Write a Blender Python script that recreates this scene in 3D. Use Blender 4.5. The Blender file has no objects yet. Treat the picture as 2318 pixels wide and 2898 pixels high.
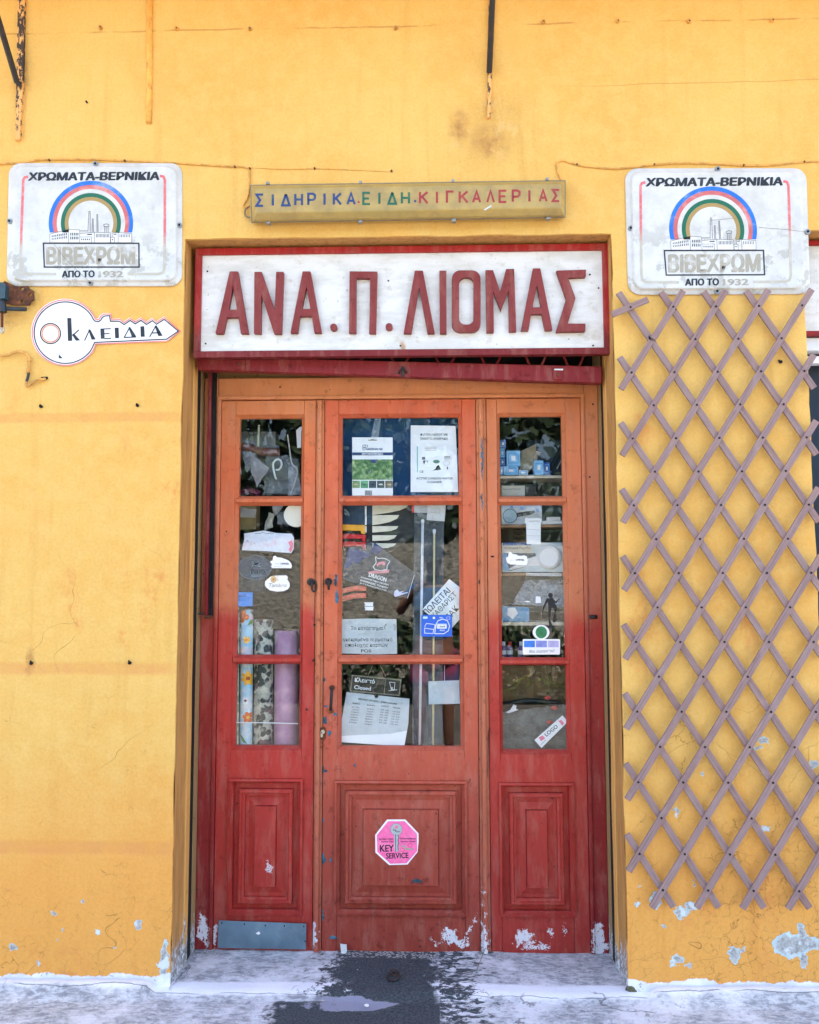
import bpy, bmesh, math, random
import numpy as np
from mathutils import Vector, Matrix, noise as mn
from mathutils.geometry import tessellate_polygon
random.seed(7)
S = bpy.context.scene
COL = S.collection
# ------------------------------------------------------------------ camera
D, H = 3.1, 1.49                       # metres from the wall face, metres above the pavement
FPX, PITCH, YAW, ROLL = 2325.0, .0813, .0262, -.0022
cam = bpy.data.cameras.new('camera'); camo = bpy.data.objects.new('camera', cam); COL.objects.link(camo)
cam.sensor_fit = 'HORIZONTAL'; cam.sensor_width = 36; cam.lens = 36 * FPX / 2318
cam.clip_start = .02; cam.clip_end = 400
camo.matrix_world = Matrix.Translation((0, -D, H)) @ Matrix.Rotation(YAW, 4, 'Z') @ Matrix.Rotation(math.pi/2 + PITCH, 4, 'X') @ Matrix.Rotation(ROLL, 4, 'Z')
S.camera = camo
# ------------------------------------------------------------------ light
SUN_EL, SUN_AZ = 57, 20                # the sun stands behind the shop, so the front is in open shade
w = bpy.data.worlds.new('World'); S.world = w; w.use_nodes = True
nt = w.node_tree; bg = nt.nodes['Background']
sky = nt.nodes.new('ShaderNodeTexSky'); sky.sky_type = 'NISHITA'; sky.sun_disc = False
sky.sun_elevation = math.radians(SUN_EL); sky.sun_rotation = math.radians(SUN_AZ)
sky.air_density = 1.0; sky.dust_density = 3.5; sky.ozone_density = .3
nt.links.new(sky.outputs[0], bg.inputs[0]); bg.inputs[1].default_value = .13
sun = bpy.data.lights.new('sun', 'SUN'); suno = bpy.data.objects.new('sun', sun); COL.objects.link(suno)
sun.energy = 5.0; sun.angle = math.radians(.5); sun.color = (1, .95, .88)
el, az = math.radians(SUN_EL), math.radians(SUN_AZ)
sd = Vector((math.sin(az)*math.cos(el), math.cos(az)*math.cos(el), math.sin(el)))
suno.rotation_euler = sd.to_track_quat('Z', 'Y').to_euler()
S.view_settings.view_transform = 'Standard'; S.view_settings.look = 'None'
S.view_settings.gamma = 1; S.view_settings.use_curve_mapping = False
S.view_settings.exposure = 2.9
S.cycles.max_bounces = 8; S.cycles.transparent_max_bounces = 16
S.cycles.use_denoising = True
# ------------------------------------------------------------------ measuring
_R = (Matrix.Rotation(YAW, 3, 'Z') @ Matrix.Rotation(math.pi/2 + PITCH, 3, 'X') @ Matrix.Rotation(ROLL, 3, 'Z'))
def ray(px, py): return _R @ Vector(((px - 1159)/FPX, -(py - 1449)/FPX, -1))
def at(px, py, Y=0.):
    """measured point of the photograph -> (x, z) on the upright plane at depth Y"""
    r = ray(px, py); t = (D + Y)/r.y
    return r.x*t, H + r.z*t
def P3(px, py, Y): x, z = at(px, py, Y); return Vector((x, Y, z))
def gnd(px, py, Z=0.):
    r = ray(px, py); t = (Z - H)/r.z
    return Vector((r.x*t, -D + r.y*t, Z))
def X_(px, Y, py=1640): return at(px, py, Y)[0]
def Z_(py, Y, px=1159): return at(px, py, Y)[1]
# ------------------------------------------------------------------ objects
def lin(c):
    return tuple(((v/255)/12.92 if v/255 <= .04045 else ((v/255+.055)/1.055)**2.4) for v in c)
def thing(name, label, cat, loc=(0, 0, 0), group=None):
    o = bpy.data.objects.new(name, None); COL.objects.link(o); o.location = loc; o.empty_display_size = .1
    o['label'] = label; o['category'] = cat
    if group: o['group'] = group
    return o
def tag(o, label, cat, group=None):
    o['label'] = label; o['category'] = cat
    if group: o['group'] = group
    return o
def obj(name, me, mat=None, parent=None, kind=None, label=None, smooth=False):
    if isinstance(me, bmesh.types.BMesh):
        b = me; me = bpy.data.meshes.new(name); b.to_mesh(me); b.free()
    o = bpy.data.objects.new(name, me); COL.objects.link(o)
    if mat is not None and not me.materials: me.materials.append(mat)
    if parent is not None:
        o.parent = parent
        if parent.parent is None: o.matrix_parent_inverse = Matrix.Translation(-Vector(parent.location))
    if kind: o['kind'] = kind
    if label: o['label'] = label
    if smooth:
        for p in me.polygons: p.use_smooth = True
    return o
def BM(): return bmesh.new()
def box(bm, x0, x1, y0, y1, z0, z1, bev=0):
    if x0 > x1: x0, x1 = x1, x0
    if z0 > z1: z0, z1 = z1, z0
    if y0 > y1: y0, y1 = y1, y0
    r = bmesh.ops.create_cube(bm, size=1)
    for v in r['verts']:
        v.co = Vector((x0+(v.co.x+.5)*(x1-x0), y0+(v.co.y+.5)*(y1-y0), z0+(v.co.z+.5)*(z1-z0)))
    if bev:
        es = list({e for v in r['verts'] for e in v.link_edges})
        bmesh.ops.bevel(bm, geom=es, offset=bev, segments=2, affect='EDGES', profile=.6)
    return bm
def bx(*a, bev=0): return box(BM(), *a, bev=bev)
def prism(bm, outer, holes=(), y0=0., y1=.002):
    """outer/holes: lists of (x,z); solid between depth y0 (front) and y1"""
    loops = [outer]+list(holes)
    tri = tessellate_polygon([[Vector((p[0], p[1], 0)) for p in l] for l in loops])
    flat = [p for l in loops for p in l]
    f = [bm.verts.new((p[0], y0, p[1])) for p in flat]; b = [bm.verts.new((p[0], y1, p[1])) for p in flat]
    for t in tri:
        try:
            bm.faces.new([f[i] for i in t]); bm.faces.new([b[i] for i in reversed(t)])
        except ValueError: pass
    k = 0
    for l in loops:
        n = len(l)
        for i in range(n):
            a, c = k+i, k+(i+1) % n
            try: bm.faces.new((f[a], f[c], b[c], b[a]))
            except ValueError: pass
        k += n
    return bm
def fin(bm):
    bmesh.ops.recalc_face_normals(bm, faces=bm.faces); return bm
def pp(pts, Y): return [at(x, y, Y) for x, y in pts]
def flat(name, pts, Y, mat, parent=None, th=.0006, holes=(), **k):
    return obj(name, fin(prism(BM(), pp(pts, Y), [pp(h, Y) for h in holes], Y-th, Y)), mat, parent, **k)
def rect(x0, y0, x1, y1): return [(x0, y0), (x1, y0), (x1, y1), (x0, y1)]
def ell(cx, cy, rx, ry=None, n=32, a0=0, a1=360):
    ry = rx if ry is None else ry
    return [(cx+rx*math.cos(math.radians(a0+(a1-a0)*i/n)), cy+ry*math.sin(math.radians(a0+(a1-a0)*i/n))) for i in range(n if a1-a0 == 360 else n+1)]
def rrect(x0, y0, x1, y1, r, n=6):
    o = []
    for cx, cy, a in ((x1-r, y0+r, -90), (x1-r, y1-r, 0), (x0+r, y1-r, 90), (x0+r, y0+r, 180)):
        o += [(cx+r*math.cos(math.radians(a+90*i/n)), cy+r*math.sin(math.radians(a+90*i/n))) for i in range(n+1)]
    return o
def aff(pts, sx, sy, ox, oy): return [(ox+x*sx, oy+y*sy) for x, y in pts]
_cnt = [0]
def stroke(bm, pts, wd, Y, th=.0005, closed=False):
    """ribbon along measured points; wd in photo pixels"""
    _cnt[0] += 1; th += (_cnt[0] % 15)*.00002
    n = len(pts)
    q = [Vector(p) for p in pts]
    L, R = [], []
    for i in range(n):
        a = q[i-1] if (i or closed) else q[i]; b = q[(i+1) % n] if (i < n-1 or closed) else q[i]
        d_i = (q[i]-a).normalized() if (q[i]-a).length else None; d_o = (b-q[i]).normalized() if (b-q[i]).length else None
        t = (d_i or d_o or Vector((1, 0)))+(d_o or d_i or Vector((1, 0))); t = t.normalized() if t.length > .01 else (d_o or Vector((1, 0)))
        nn = Vector((-t.y, t.x))*wd/2
        if 0 < i < n-1 or closed:
            d1 = (q[i]-q[i-1]).normalized(); c = max(.5, abs(d1.dot(t))); nn /= c
        L.append(q[i]+nn); R.append(q[i]-nn)
    m = n if closed else n-1
    vl = [bm.verts.new(P3(p.x, p.y, Y-th)) for p in L]; vr = [bm.verts.new(P3(p.x, p.y, Y-th)) for p in R]
    for i in range(m):
        j = (i+1) % n
        bm.faces.new((vl[i], vl[j], vr[j], vr[i]))
    return bm
def tube(bm, pts, r, n=8, caps=True):
    pts = [Vector(p) for p in pts]; rings = []
    up = Vector((0, 1, .01))
    for i, p in enumerate(pts):
        t = (pts[min(i+1, len(pts)-1)]-pts[max(i-1, 0)]).normalized()
        u = t.cross(up)
        if u.length < .05: u = t.cross(Vector((1, 0, 0)))
        u.normalize(); v = t.cross(u).normalized(); rr = r[i] if isinstance(r, (list, tuple)) else r
        rings.append([bm.verts.new(p+u*math.cos(6.28319*k/n)*rr+v*math.sin(6.28319*k/n)*rr) for k in range(n)])
    for a, b in zip(rings, rings[1:]):
        for k in range(n): bm.faces.new((a[k], a[(k+1) % n], b[(k+1) % n], b[k]))
    if caps: bm.faces.new(rings[0][::-1]); bm.faces.new(rings[-1])
    return bm
def smooth_path(pts, k=6):
    pts = [Vector(p) for p in pts]; o = []
    for i in range(len(pts)-1):
        p0, p1, p2, p3 = pts[max(i-1, 0)], pts[i], pts[i+1], pts[min(i+2, len(pts)-1)]
        for j in range(k):
            t = j/k
            o.append(.5*((2*p1)+(p2-p0)*t+(2*p0-5*p1+4*p2-p3)*t*t+(3*p1-p0-3*p2+p3)*t**3))
    return o+[pts[-1]]
def cyl(bm, c, r, y0, y1, n=12):
    """disc-like cylinder with its axis along Y; c = (x,z)"""
    return tube(bm, [(c[0], y0, c[1]), (c[0], y1, c[1])], r, n)
_tc = {}
def text(name, s, p0, p1, hpx, Y, mat, parent, bold=0., th=.0006, shear=0., kind=None, label=None):
    """flat lettering: left baseline p0 -> right baseline p1, cap height hpx (photo pixels)"""
    key = s
    if key not in _tc:
        cu = bpy.data.curves.new('txt', 'FONT'); cu.body = s; cu.size = 1; cu.resolution_u = 3
        o = bpy.data.objects.new('txt', cu); COL.objects.link(o)
        bpy.context.view_layer.update()
        me = bpy.data.meshes.new_from_object(o.evaluated_get(bpy.context.evaluated_depsgraph_get()))
        v = np.array([x.co[:2] for x in me.vertices]) if len(me.vertices) else np.zeros((1, 2))
        f = [tuple(p.vertices) for p in me.polygons]
        bpy.data.objects.remove(o); bpy.data.curves.remove(cu); bpy.data.meshes.remove(me)
        _tc[key] = (v, f)
    v, f = _tc[key]
    if not f: return None
    x0, x1 = v[:, 0].min(), v[:, 0].max(); cap = .728
    d = Vector(p1)-Vector(p0); L = d.length; d.normalize(); n_ = Vector((d.y, -d.x))
    out = []; ff = []
    offs_ = [(0, 0)] if not bold else [(0, 0), (-bold, 0), (bold, 0), (0, bold*.6), (0, -bold*.6), (bold*.7, bold*.5), (-bold*.7, -bold*.5)]
    for ci, (ox, oy) in enumerate(offs_):
        base_i = len(out)
        for x, y in v:
            u = (x-x0+ox)/(x1-x0)*L; h = (y+oy)/cap*hpx
            q = Vector(p0)+d*(u+shear*h)+n_*h
            out.append(P3(q.x, q.y, Y-th-ci*.00003))
        ff += [tuple(i+base_i for i in t_) for t_ in f]
    o2, f = [], []
    for fi, t_ in enumerate(ff):                      # every face on a plane of its own: overlapping glyph parts never coincide
        f.append(tuple(range(len(o2), len(o2)+len(t_)))); o2 += [out[i]-Vector((0, (fi % 7)*.000006, 0)) for i in t_]
    out = o2
    me = bpy.data.meshes.new(name); me.from_pydata(out, [], f)
    return obj(name, me, mat, parent, kind=kind, label=label)
# ------------------------------------------------------------------ node helper
class NT:
    def __init__(s, name):
        s.m = bpy.data.materials.new(name); s.m.use_nodes = True; s.t = s.m.node_tree
        s.b = s.t.nodes['Principled BSDF']; s.out = s.t.nodes['Material Output']
    def n(s, typ, **k):
        x = s.t.nodes.new(typ)
        for a, b in k.items(): setattr(x, a, b)
        return x
    def put(s, sock, v):
        if isinstance(v, bpy.types.NodeSocket): s.t.links.new(v, sock)
        elif isinstance(v, (tuple, list)) and len(v) == 3 and sock.type == 'RGBA': sock.default_value = (*v, 1)
        else: sock.default_value = v
    def pos(s): return s.n('ShaderNodeNewGeometry').outputs['Position']
    def oc(s): return s.n('ShaderNodeTexCoord').outputs['Object']
    def mth(s, op, a, b=0., c=0., clamp=False):
        x = s.n('ShaderNodeMath', operation=op, use_clamp=clamp); s.put(x.inputs[0], a); s.put(x.inputs[1], b); s.put(x.inputs[2], c); return x.outputs[0]
    def vm(s, op, a, b=(0, 0, 0), c=(0, 0, 0)):
        x = s.n('ShaderNodeVectorMath', operation=op); s.put(x.inputs[0], a); s.put(x.inputs[1], b)
        if op == 'MULTIPLY_ADD': s.put(x.inputs[2], c)
        return x.outputs['Value'] if op in ('LENGTH', 'DISTANCE', 'DOT_PRODUCT') else x.outputs[0]
    def sep(s, v): x = s.n('ShaderNodeSeparateXYZ'); s.put(x.inputs[0], v); return x.outputs
    def noise(s, vec, sc, det=3., rough=.55, dist=0., col=False):
        x = s.n('ShaderNodeTexNoise'); s.put(x.inputs['Vector'], vec); x.inputs['Scale'].default_value = sc
        x.inputs['Detail'].default_value = det; x.inputs['Roughness'].default_value = rough; x.inputs['Distortion'].default_value = dist
        return x.outputs['Color' if col else 'Fac']
    def vor(s, vec, sc, feat='DISTANCE_TO_EDGE', out='Distance'):
        x = s.n('ShaderNodeTexVoronoi', feature=feat); s.put(x.inputs['Vector'], vec); x.inputs['Scale'].default_value = sc; return x.outputs[out]
    def step(s, v, a, b, o0=0., o1=1.):
        x = s.n('ShaderNodeMapRange', clamp=True, interpolation_type='SMOOTHSTEP'); s.put(x.inputs[0], v)
        s.put(x.inputs[1], a); s.put(x.inputs[2], b); s.put(x.inputs[3], o0); s.put(x.inputs[4], o1); return x.outputs[0]
    def mix(s, f, a, b, mode='MIX'):
        x = s.n('ShaderNodeMix', data_type='RGBA', blend_type=mode, clamp_factor=True)
        s.put(x.inputs[0], f); s.put(x.inputs[6], a); s.put(x.inputs[7], b); return x.outputs[2]
    def ramp(s, v, stops):
        x = s.n('ShaderNodeValToRGB'); s.put(x.inputs[0], v); e = x.color_ramp.elements
        e[0].position = stops[0][0]; e[0].color = (*stops[0][1], 1); e[1].position = stops[-1][0]; e[1].color = (*stops[-1][1], 1)
        for p, c in stops[1:-1]: q = e.new(p); q.color = (*c, 1)
        return x.outputs[0]
    def bump(s, h, st=.3, dist=.004, prev=None):
        x = s.n('ShaderNodeBump'); x.inputs['Strength'].default_value = st; x.inputs['Distance'].default_value = dist
        s.put(x.inputs['Height'], h)
        if prev is not None: s.put(x.inputs['Normal'], prev)
        return x.outputs[0]
    def done(s, col=None, rough=.6, nrm=None, spec=None, metal=None):
        if col is not None: s.put(s.b.inputs['Base Color'], col)
        s.put(s.b.inputs['Roughness'], rough)
        if nrm is not None: s.put(s.b.inputs['Normal'], nrm)
        if spec is not None: s.put(s.b.inputs['Specular IOR Level'], spec)
        if metal is not None: s.put(s.b.inputs['Metallic'], metal)
        return s.m
def plain(name, rgb, rough=.6, var=.12, sc=30., bump=.15, metal=0., dirt=None, dirt_amt=.3, dist=.001, raw=False):
    """painted or printed surface with slight mottling, grime and relief"""
    k = NT(name); c = rgb if raw else lin(rgb); p = k.pos()
    n1 = k.noise(p, sc, 5)
    col = k.mix(k.step(n1, .3, .7), tuple(v*(1-var) for v in c), tuple(min(1, v*(1+var)) for v in c))
    if dirt is not None:
        col = k.mix(k.mth('MULTIPLY', k.step(k.noise(p, sc*.35, 6, .7), .5, .72), dirt_amt), col, lin(dirt))
    return k.done(col, k.step(n1, .2, .8, rough*.85, min(1, rough*1.15)), k.bump(k.noise(p, sc*6, 3), bump, dist) if bump else None, metal=metal)
# ================================================================== materials of the place
YD, YG = .30, .325                     # door face, glass
def blobs(k, pxz, items, warp):
    """wear patches with a shape of their own: returns 0 inside .. 1 outside"""
    p = k.vm('ADD', pxz, warp); m = None
    for cx, cy, rx, ry in items:
        x, z = at(cx, cy, 0); sx, sz = 2325/D/rx, 2325/D/ry
        l = k.vm('LENGTH', k.vm('MULTIPLY_ADD', p, (sx, 0, sz), (-x*sx, 0, -z*sz)))
        m = l if m is None else k.mth('MINIMUM', m, l)
    return m
def c4(x, y, rx, ry): return (1718+x*.3478, 2200+y*.3478, rx*.3478, ry*.3478)
def c3(x, y, rx, ry): return (x*.3478, 2280+y*.3478, rx*.3478, ry*.3478)
def c6(x, y, rx, ry): return (1700+x*.371, 1550+y*.371, rx*.371, ry*.371)
GREY = [c4(1500, 1370, 150, 95), c4(1640, 1350, 90, 60), c4(1585, 1260, 38, 60), c4(1600, 1490, 32, 60), c4(1035, 1445, 50, 62), c4(1100, 1400, 30, 14),
        c4(570, 1485, 52, 36), c4(535, 1520, 18, 28), c4(665, 1530, 26, 12), c4(605, 1100, 62, 45), c4(680, 1050, 40, 45), c4(395, 1000, 52, 62),
        c4(560, 290, 19, 40), c4(1290, 420, 35, 34), c6(1235, 1470, 40, 32), c6(1200, 1528, 36, 14), c6(1625, 1655, 30, 30), c6(770, 1725, 24, 18),
        c4(236, 1030, 28, 16), c4(262, 893, 18, 11), c4(458, 1205, 20, 14), c4(700, 832, 18, 10), c4(700, 880, 12, 22),
        c3(1122, 972, 28, 30), c3(795, 1035, 26, 20), c3(508, 1010, 12, 19), c3(437, 880, 12, 16), c3(683, 775, 14, 17), c3(105, 1150, 26, 24),
        c3(470, 1100, 11, 14), c3(935, 1143, 19, 10), c3(315, 1285, 13, 22), c3(1340, 1260, 34, 170), c3(1310, 1290, 34, 30), (1705, 1002, 0.1, 0.1)]
def make_wall(name='yellow_plaster'):
    k = NT(name); p = k.pos(); x, y, z = k.sep(p)
    w1 = k.vm('SUBTRACT', k.noise(p, 2.2, 3, col=True), (.5, .5, .5)); w2 = k.vm('SUBTRACT', k.noise(p, 38, 4, .65, col=True), (.5, .5, .5))
    big = k.noise(p, 1.1, 6, .6)
    fine = k.noise(p, 14, 8, .65)
    base = k.mix(k.step(big, .35, .68), (.74, .405, .095), (.77, .490, .135))
    base = k.mix(k.step(fine, .38, .68, 0, .75), base, (.78, .50, .150))
    # deeper ochre towards the foot of the wall
    low = k.step(k.mth('ADD', z, k.mth('MULTIPLY', big, .5)), 1.15, .55)
    base = k.mix(k.mth('MULTIPLY', low, .8), base, (.77, .345, .072))
    base = k.mix(k.step(k.noise(p, 95, 4, .7), .40, .66, 0, .30), base, k.mix(1, base, (.80, .72, .62), 'MULTIPLY'))
    base = k.mix(k.mth('MULTIPLY', k.step(k.noise(k.vm('MULTIPLY', p, (1, 1, .07)), 16, 4, .6), .52, .70), k.step(big, .40, .62, .12, .5)), base, k.mix(1, base, (.86, .76, .66), 'MULTIPLY'))
    left = k.step(x, -.9, -1.0)
    # tan blotches and long runs on the left pier
    bl = k.step(k.noise(k.vm('MULTIPLY', p, (1, 1, .6)), 7, 7, .72), .54, .68)
    zone = k.mth('MULTIPLY', k.step(k.noise(p, .9, 3), .42, .62), k.step(z, 2.9, 1.9))
    base = k.mix(k.mth('MULTIPLY', k.mth('MULTIPLY', bl, zone), .95), base, (.70, .275, .07))
    # shallow horizontal joints of the old render, gathered dirt in them
    wob = k.mth('MULTIPLY', k.mth('SUBTRACT', k.noise(p, 5, 4), .5), .02)
    zz = k.mth('ADD', z, wob); groove = None
    for py, hw in ((1182, .010), (1893, .012), (2400, .013)):
        g = k.step(k.mth('ABSOLUTE', k.mth('SUBTRACT', zz, Z_(py, 0, 200))), hw, hw*2.6, 1, 0)
        groove = g if groove is None else k.mth('MAXIMUM', groove, g)
    groove = k.mth('MULTIPLY', groove, left)
    base = k.mix(k.mth('MULTIPLY', groove, k.step(fine, .3, .7, .25, .7)), base, (.68, .29, .085))
    # soot and rust below the irons
    rust = None
    for px, py, rx, ry in ((62, 215, 26, 90), (1385, 400, 60, 60), (1300, 360, 30, 55), (560, 2700, 40, 50), (86, 1870, 12, 40), (20, 900, 60, 22)):
        g = blobs(k, p, [(px, py, rx, ry)], k.vm('MULTIPLY', w2, (.05, 0, .05)))
        g = k.step(g, 1.5, .2); rust = g if rust is None else k.mth('MAXIMUM', rust, g)
    base = k.mix(k.mth('MULTIPLY', rust, k.step(fine, .35, .7, .15, .75)), base, (.34, .13, .04))
    # hairline cracking
    pc = k.vm('ADD', p, k.vm('MULTIPLY', w2, (.03, .03, .03)))
    v1 = k.vor(pc, 26); v2 = k.vor(pc, 9); v3 = k.vor(k.vm('ADD', p, k.vm('MULTIPLY', w1, (.5, .5, .5))), 2.3)
    rz = k.mth('MULTIPLY', k.step(x, .9, 1.05), k.step(k.mth('ADD', z, k.mth('MULTIPLY', k.noise(p, 3, 4), .7)), 1.25, .75))
    lz = k.mth('MULTIPLY', k.step(k.mth('ADD', z, k.mth('MULTIPLY', k.noise(p, 4, 4), 1.0)), 1.15, .72), .55)
    czone = k.mth('MAXIMUM', k.mth('MULTIPLY', rz, k.step(k.noise(p, 9, 3), .34, .56)), k.mth('MULTIPLY', lz, k.step(k.noise(p, 11, 3), .44, .62)))
    cr = k.mth('MULTIPLY', k.mth('MULTIPLY', k.step(v1, .030, .004), k.step(k.noise(p, 34, 2), .36, .56)), czone)
    cr2 = k.mth('MULTIPLY', k.step(v2, .010, .001), k.mth('MULTIPLY', k.step(k.noise(p, 6, 3), .56, .66), k.step(z, 1.3, .8)))
    cr3 = k.mth('MULTIPLY', k.step(v3, .0022, .0004), k.step(k.noise(p, 3.1, 3), .50, .58))
    cr3 = k.mth('MULTIPLY', cr3, k.step(z, 1.9, 1.2, .0, 1.)); crk = k.mth('MAXIMUM', k.mth('MAXIMUM', cr, cr2), cr3)
    base = k.mix(k.mth('MULTIPLY', crk, .72), base, (.27, .12, .03))
    # lines scratched along the top
    l1 = k.step(k.mth('ABSOLUTE', k.mth('SUBTRACT', zz, k.mth('ADD', Z_(75, 0, 1100), 0.0))), .0025, .0045, 1, 0)
    l2 = k.step(k.mth('ABSOLUTE', k.mth('SUBTRACT', k.mth('ADD', zz, k.mth('MULTIPLY', x, -.012)), Z_(236, 0, 1900)-.012)), .0015, .003, 1, 0)
    l1 = k.mth('MULTIPLY', l1, k.step(k.noise(p, 4, 3), .45, .56)); l2 = k.mth('MULTIPLY', l2, k.step(x, .4, .9, 0, .8))
    ll = k.mth('MAXIMUM', l1, l2); base = k.mix(k.mth('MULTIPLY', ll, .6), base, (.48, .2, .045))
    # mended plaster round the middle iron
    mend = k.step(blobs(k, p, [(1390, 385, 200, 140)], k.vm('ADD', k.vm('MULTIPLY', w1, (.35, 0, .35)), k.vm('MULTIPLY', w2, (.10, 0, .10)))), 1.05, .35)
    base = k.mix(k.mth('MULTIPLY', mend, k.step(k.noise(p, 20, 6, .8), .56, .66, 0, .6)), base, (.62, .30, .10))
    base = k.mix(k.mth('MULTIPLY', mend, k.step(k.noise(p, 13, 5, .7), .50, .38, 0, .5)), base, (.80, .55, .22))
    # paint fallen off
    gb = blobs(k, p, GREY, k.vm('MULTIPLY', w2, (.055, 0, .055)))
    hole = k.step(gb, 1.02, .96); rim = k.mth('MULTIPLY', k.step(gb, 1.02, .96), k.step(gb, .62, .88))
    pl = k.mix(k.step(k.noise(p, 60, 5, .7), .35, .65), (.27, .27, .26), (.50, .50, .49))
    pl = k.mix(k.step(k.noise(p, 17, 3), .52, .60), pl, (.66, .72, .74)); pl = k.mix(k.mth('MULTIPLY', rim, .8), pl, (.50, .66, .70))
    base = k.mix(hole, base, pl)
    # whitewash splashed along the foot
    foot = k.step(k.mth('ADD', z, k.mth('MULTIPLY', k.mth('SUBTRACT', k.noise(k.vm('MULTIPLY', p, (1, 1, .25)), 11, 6, .65), .5), .07)), .052, .046)
    base = k.mix(foot, base, k.mix(k.step(fine, .4, .7), (.72, .74, .84), (.86, .88, .95)))
    base = k.mix(k.mth('MULTIPLY', foot, k.step(k.noise(p, 25, 5, .7), .60, .66)), base, (.30, .29, .28))
    h = k.mth('ADD', k.mth('MULTIPLY', k.noise(p, 70, 6, .6), .22), k.mth('MULTIPLY', k.noise(k.vm('MULTIPLY', p, (1, 1, 1.6)), 13, 5, .55), .55))
    h = k.mth('ADD', h, k.mth('MULTIPLY', mend, k.mth('MULTIPLY', k.noise(p, 14, 6, .82), 5.)))
    h = k.mth('SUBTRACT', h, k.mth('MULTIPLY', crk, .5)); h = k.mth('SUBTRACT', h, k.mth('MULTIPLY', hole, .8)); h = k.mth('SUBTRACT', h, k.mth('MULTIPLY', groove, .35))
    return k.done(base, .82, k.bump(h, .55, .006), spec=.25)
M = {}
M['wall'] = make_wall()
def make_reveal():
    k = NT('shaded_dirty_reveal'); p = k.pos(); x, y, z = k.sep(p)
    st = k.noise(k.vm('MULTIPLY', p, (6, 6, 1)), 5, 6, .65); fine = k.noise(p, 60, 5, .7)
    c = k.mix(k.step(st, .35, .68), (.58, .30, .085), (.46, .225, .065))  # darker than the wall face: recess shade and dirt both in the colour
    c = k.mix(k.mth('MULTIPLY', k.step(k.noise(k.vm('MULTIPLY', p, (12, 12, 1)), 4, 4), .58, .64), .5), c, (.25, .13, .05))
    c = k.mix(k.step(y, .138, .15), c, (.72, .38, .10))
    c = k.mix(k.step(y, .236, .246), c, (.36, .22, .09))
    ft = k.step(k.mth('ADD', z, k.mth('MULTIPLY', k.mth('SUBTRACT', k.noise(k.vm('MULTIPLY', p, (3, 3, 1)), 12, 6, .7), .5), .45)), .14, .08)
    g = k.mix(k.step(fine, .42, .60), (.20, .20, .18), (.66, .68, .72)); c = k.mix(ft, c, g)
    chip = k.mth('MULTIPLY', k.step(k.noise(k.vm('MULTIPLY', p, (2, 2, 1)), 30, 4, .7), .655, .67), k.step(y, .12, .2))
    c = k.mix(chip, c, (.10, .06, .03))
    return k.done(c, .75, k.bump(k.mth('ADD', k.mth('MULTIPLY', st, .5), k.mth('MULTIPLY', fine, .3)), .6, .006), spec=.3)
M['reveal'] = make_reveal()
def make_wood(name, stops, zpix=True, wear=1., splat=(), blue=(), grain=True, patch=None):
    """old gloss paint on timber; stops: (photo row, colour)"""
    k = NT(name); p = k.pos(); x, y, z = k.sep(p)
    n1 = k.noise(k.vm('MULTIPLY', p, (1, 1, .35)), 9, 6, .62); n2 = k.noise(k.vm('MULTIPLY', p, (1, 1, .12)), 70, 5, .6); n3 = k.noise(p, 26, 7, .7)
    zmin, zmax = -.05, 2.5
    zs = sorted([((Z_(r, YD)-zmin)/(zmax-zmin), c) for r, c in stops])
    v = k.mth('DIVIDE', k.mth('SUBTRACT', k.mth('ADD', z, k.mth('MULTIPLY', k.mth('SUBTRACT', n1, .5), .16)), zmin), zmax-zmin)
    c = k.ramp(v, zs)
    c = k.mix(k.step(n1, .35, .7, 0, .5), c, k.mix(1, c, (.76, .70, .70), 'MULTIPLY'))
    c = k.mix(k.step(k.noise(k.vm('MULTIPLY', p, (1, 1, .22)), 24, 7, .72), .46, .66, 0, .16), c, (.50, .30, .22))
    c = k.mix(k.mth('MULTIPLY', k.step(n2, .50, .68), .35*wear), c, k.mix(1, c, (1.15, 1.2, 1.1), 'MULTIPLY'))
    c = k.mix(k.mth('MULTIPLY', k.step(n3, .54, .70), .5*wear), c, k.mix(1, c, (.45, .38, .36), 'MULTIPLY'))
    # small knocks through to the wood
    nk = k.noise(k.vm('MULTIPLY', p, (1, 1, .7)), 48, 3, .5); c = k.mix(k.step(nk, .742, .752), c, (.05, .025, .02))
    wb = k.vm('SUBTRACT', k.noise(p, 45, 5, .75, col=True), (.5, .5, .5))
    def spots(items, Y, am):
        m = None; q = k.vm('ADD', p, k.vm('MULTIPLY', wb, am))
        for cx, cy, rx, ry in items:
            X, Z = at(cx, cy, Y); sx, sz = 2325/(D+Y)/rx, 2325/(D+Y)/ry
            l = k.vm('LENGTH', k.vm('MULTIPLY_ADD', q, (sx, 0, sz), (-X*sx, 0, -Z*sz)))
            m = l if m is None else k.mth('MINIMUM', m, l)
        return k.step(m, 1.03, .93)
    hb = None
    if blue:
        f = spots(blue, YD, (.03, 0, .045)); c = k.mix(f, c, k.mix(k.step(n3, .4, .6), (.06, .20, .30), (.02, .06, .08))); hb = f
    if splat:
        f = spots(splat, YD, (.10, 0, .13)); f = k.mth('MULTIPLY', f, k.step(k.noise(k.vm('MULTIPLY', p, (1, 1, .5)), 70, 4, .7), .36, .44)); c = k.mix(f, c, (.62, .62, .67))
    if patch: c = patch(k, p, c)
    h = k.mth('ADD', k.mth('MULTIPLY', n2, .35), k.mth('MULTIPLY', n3, .35))
    if hb is not None: h = k.mth('SUBTRACT', h, k.mth('MULTIPLY', hb, .5))
    return k.done(c, k.step(n3, .3, .7, .42, .62), k.bump(h, .40*wear+.15, .003), spec=.22)
OR, CO, RE, DR = (.60, .185, .075), (.57, .120, .055), (.44, .060, .045), (.34, .045, .038)
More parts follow.
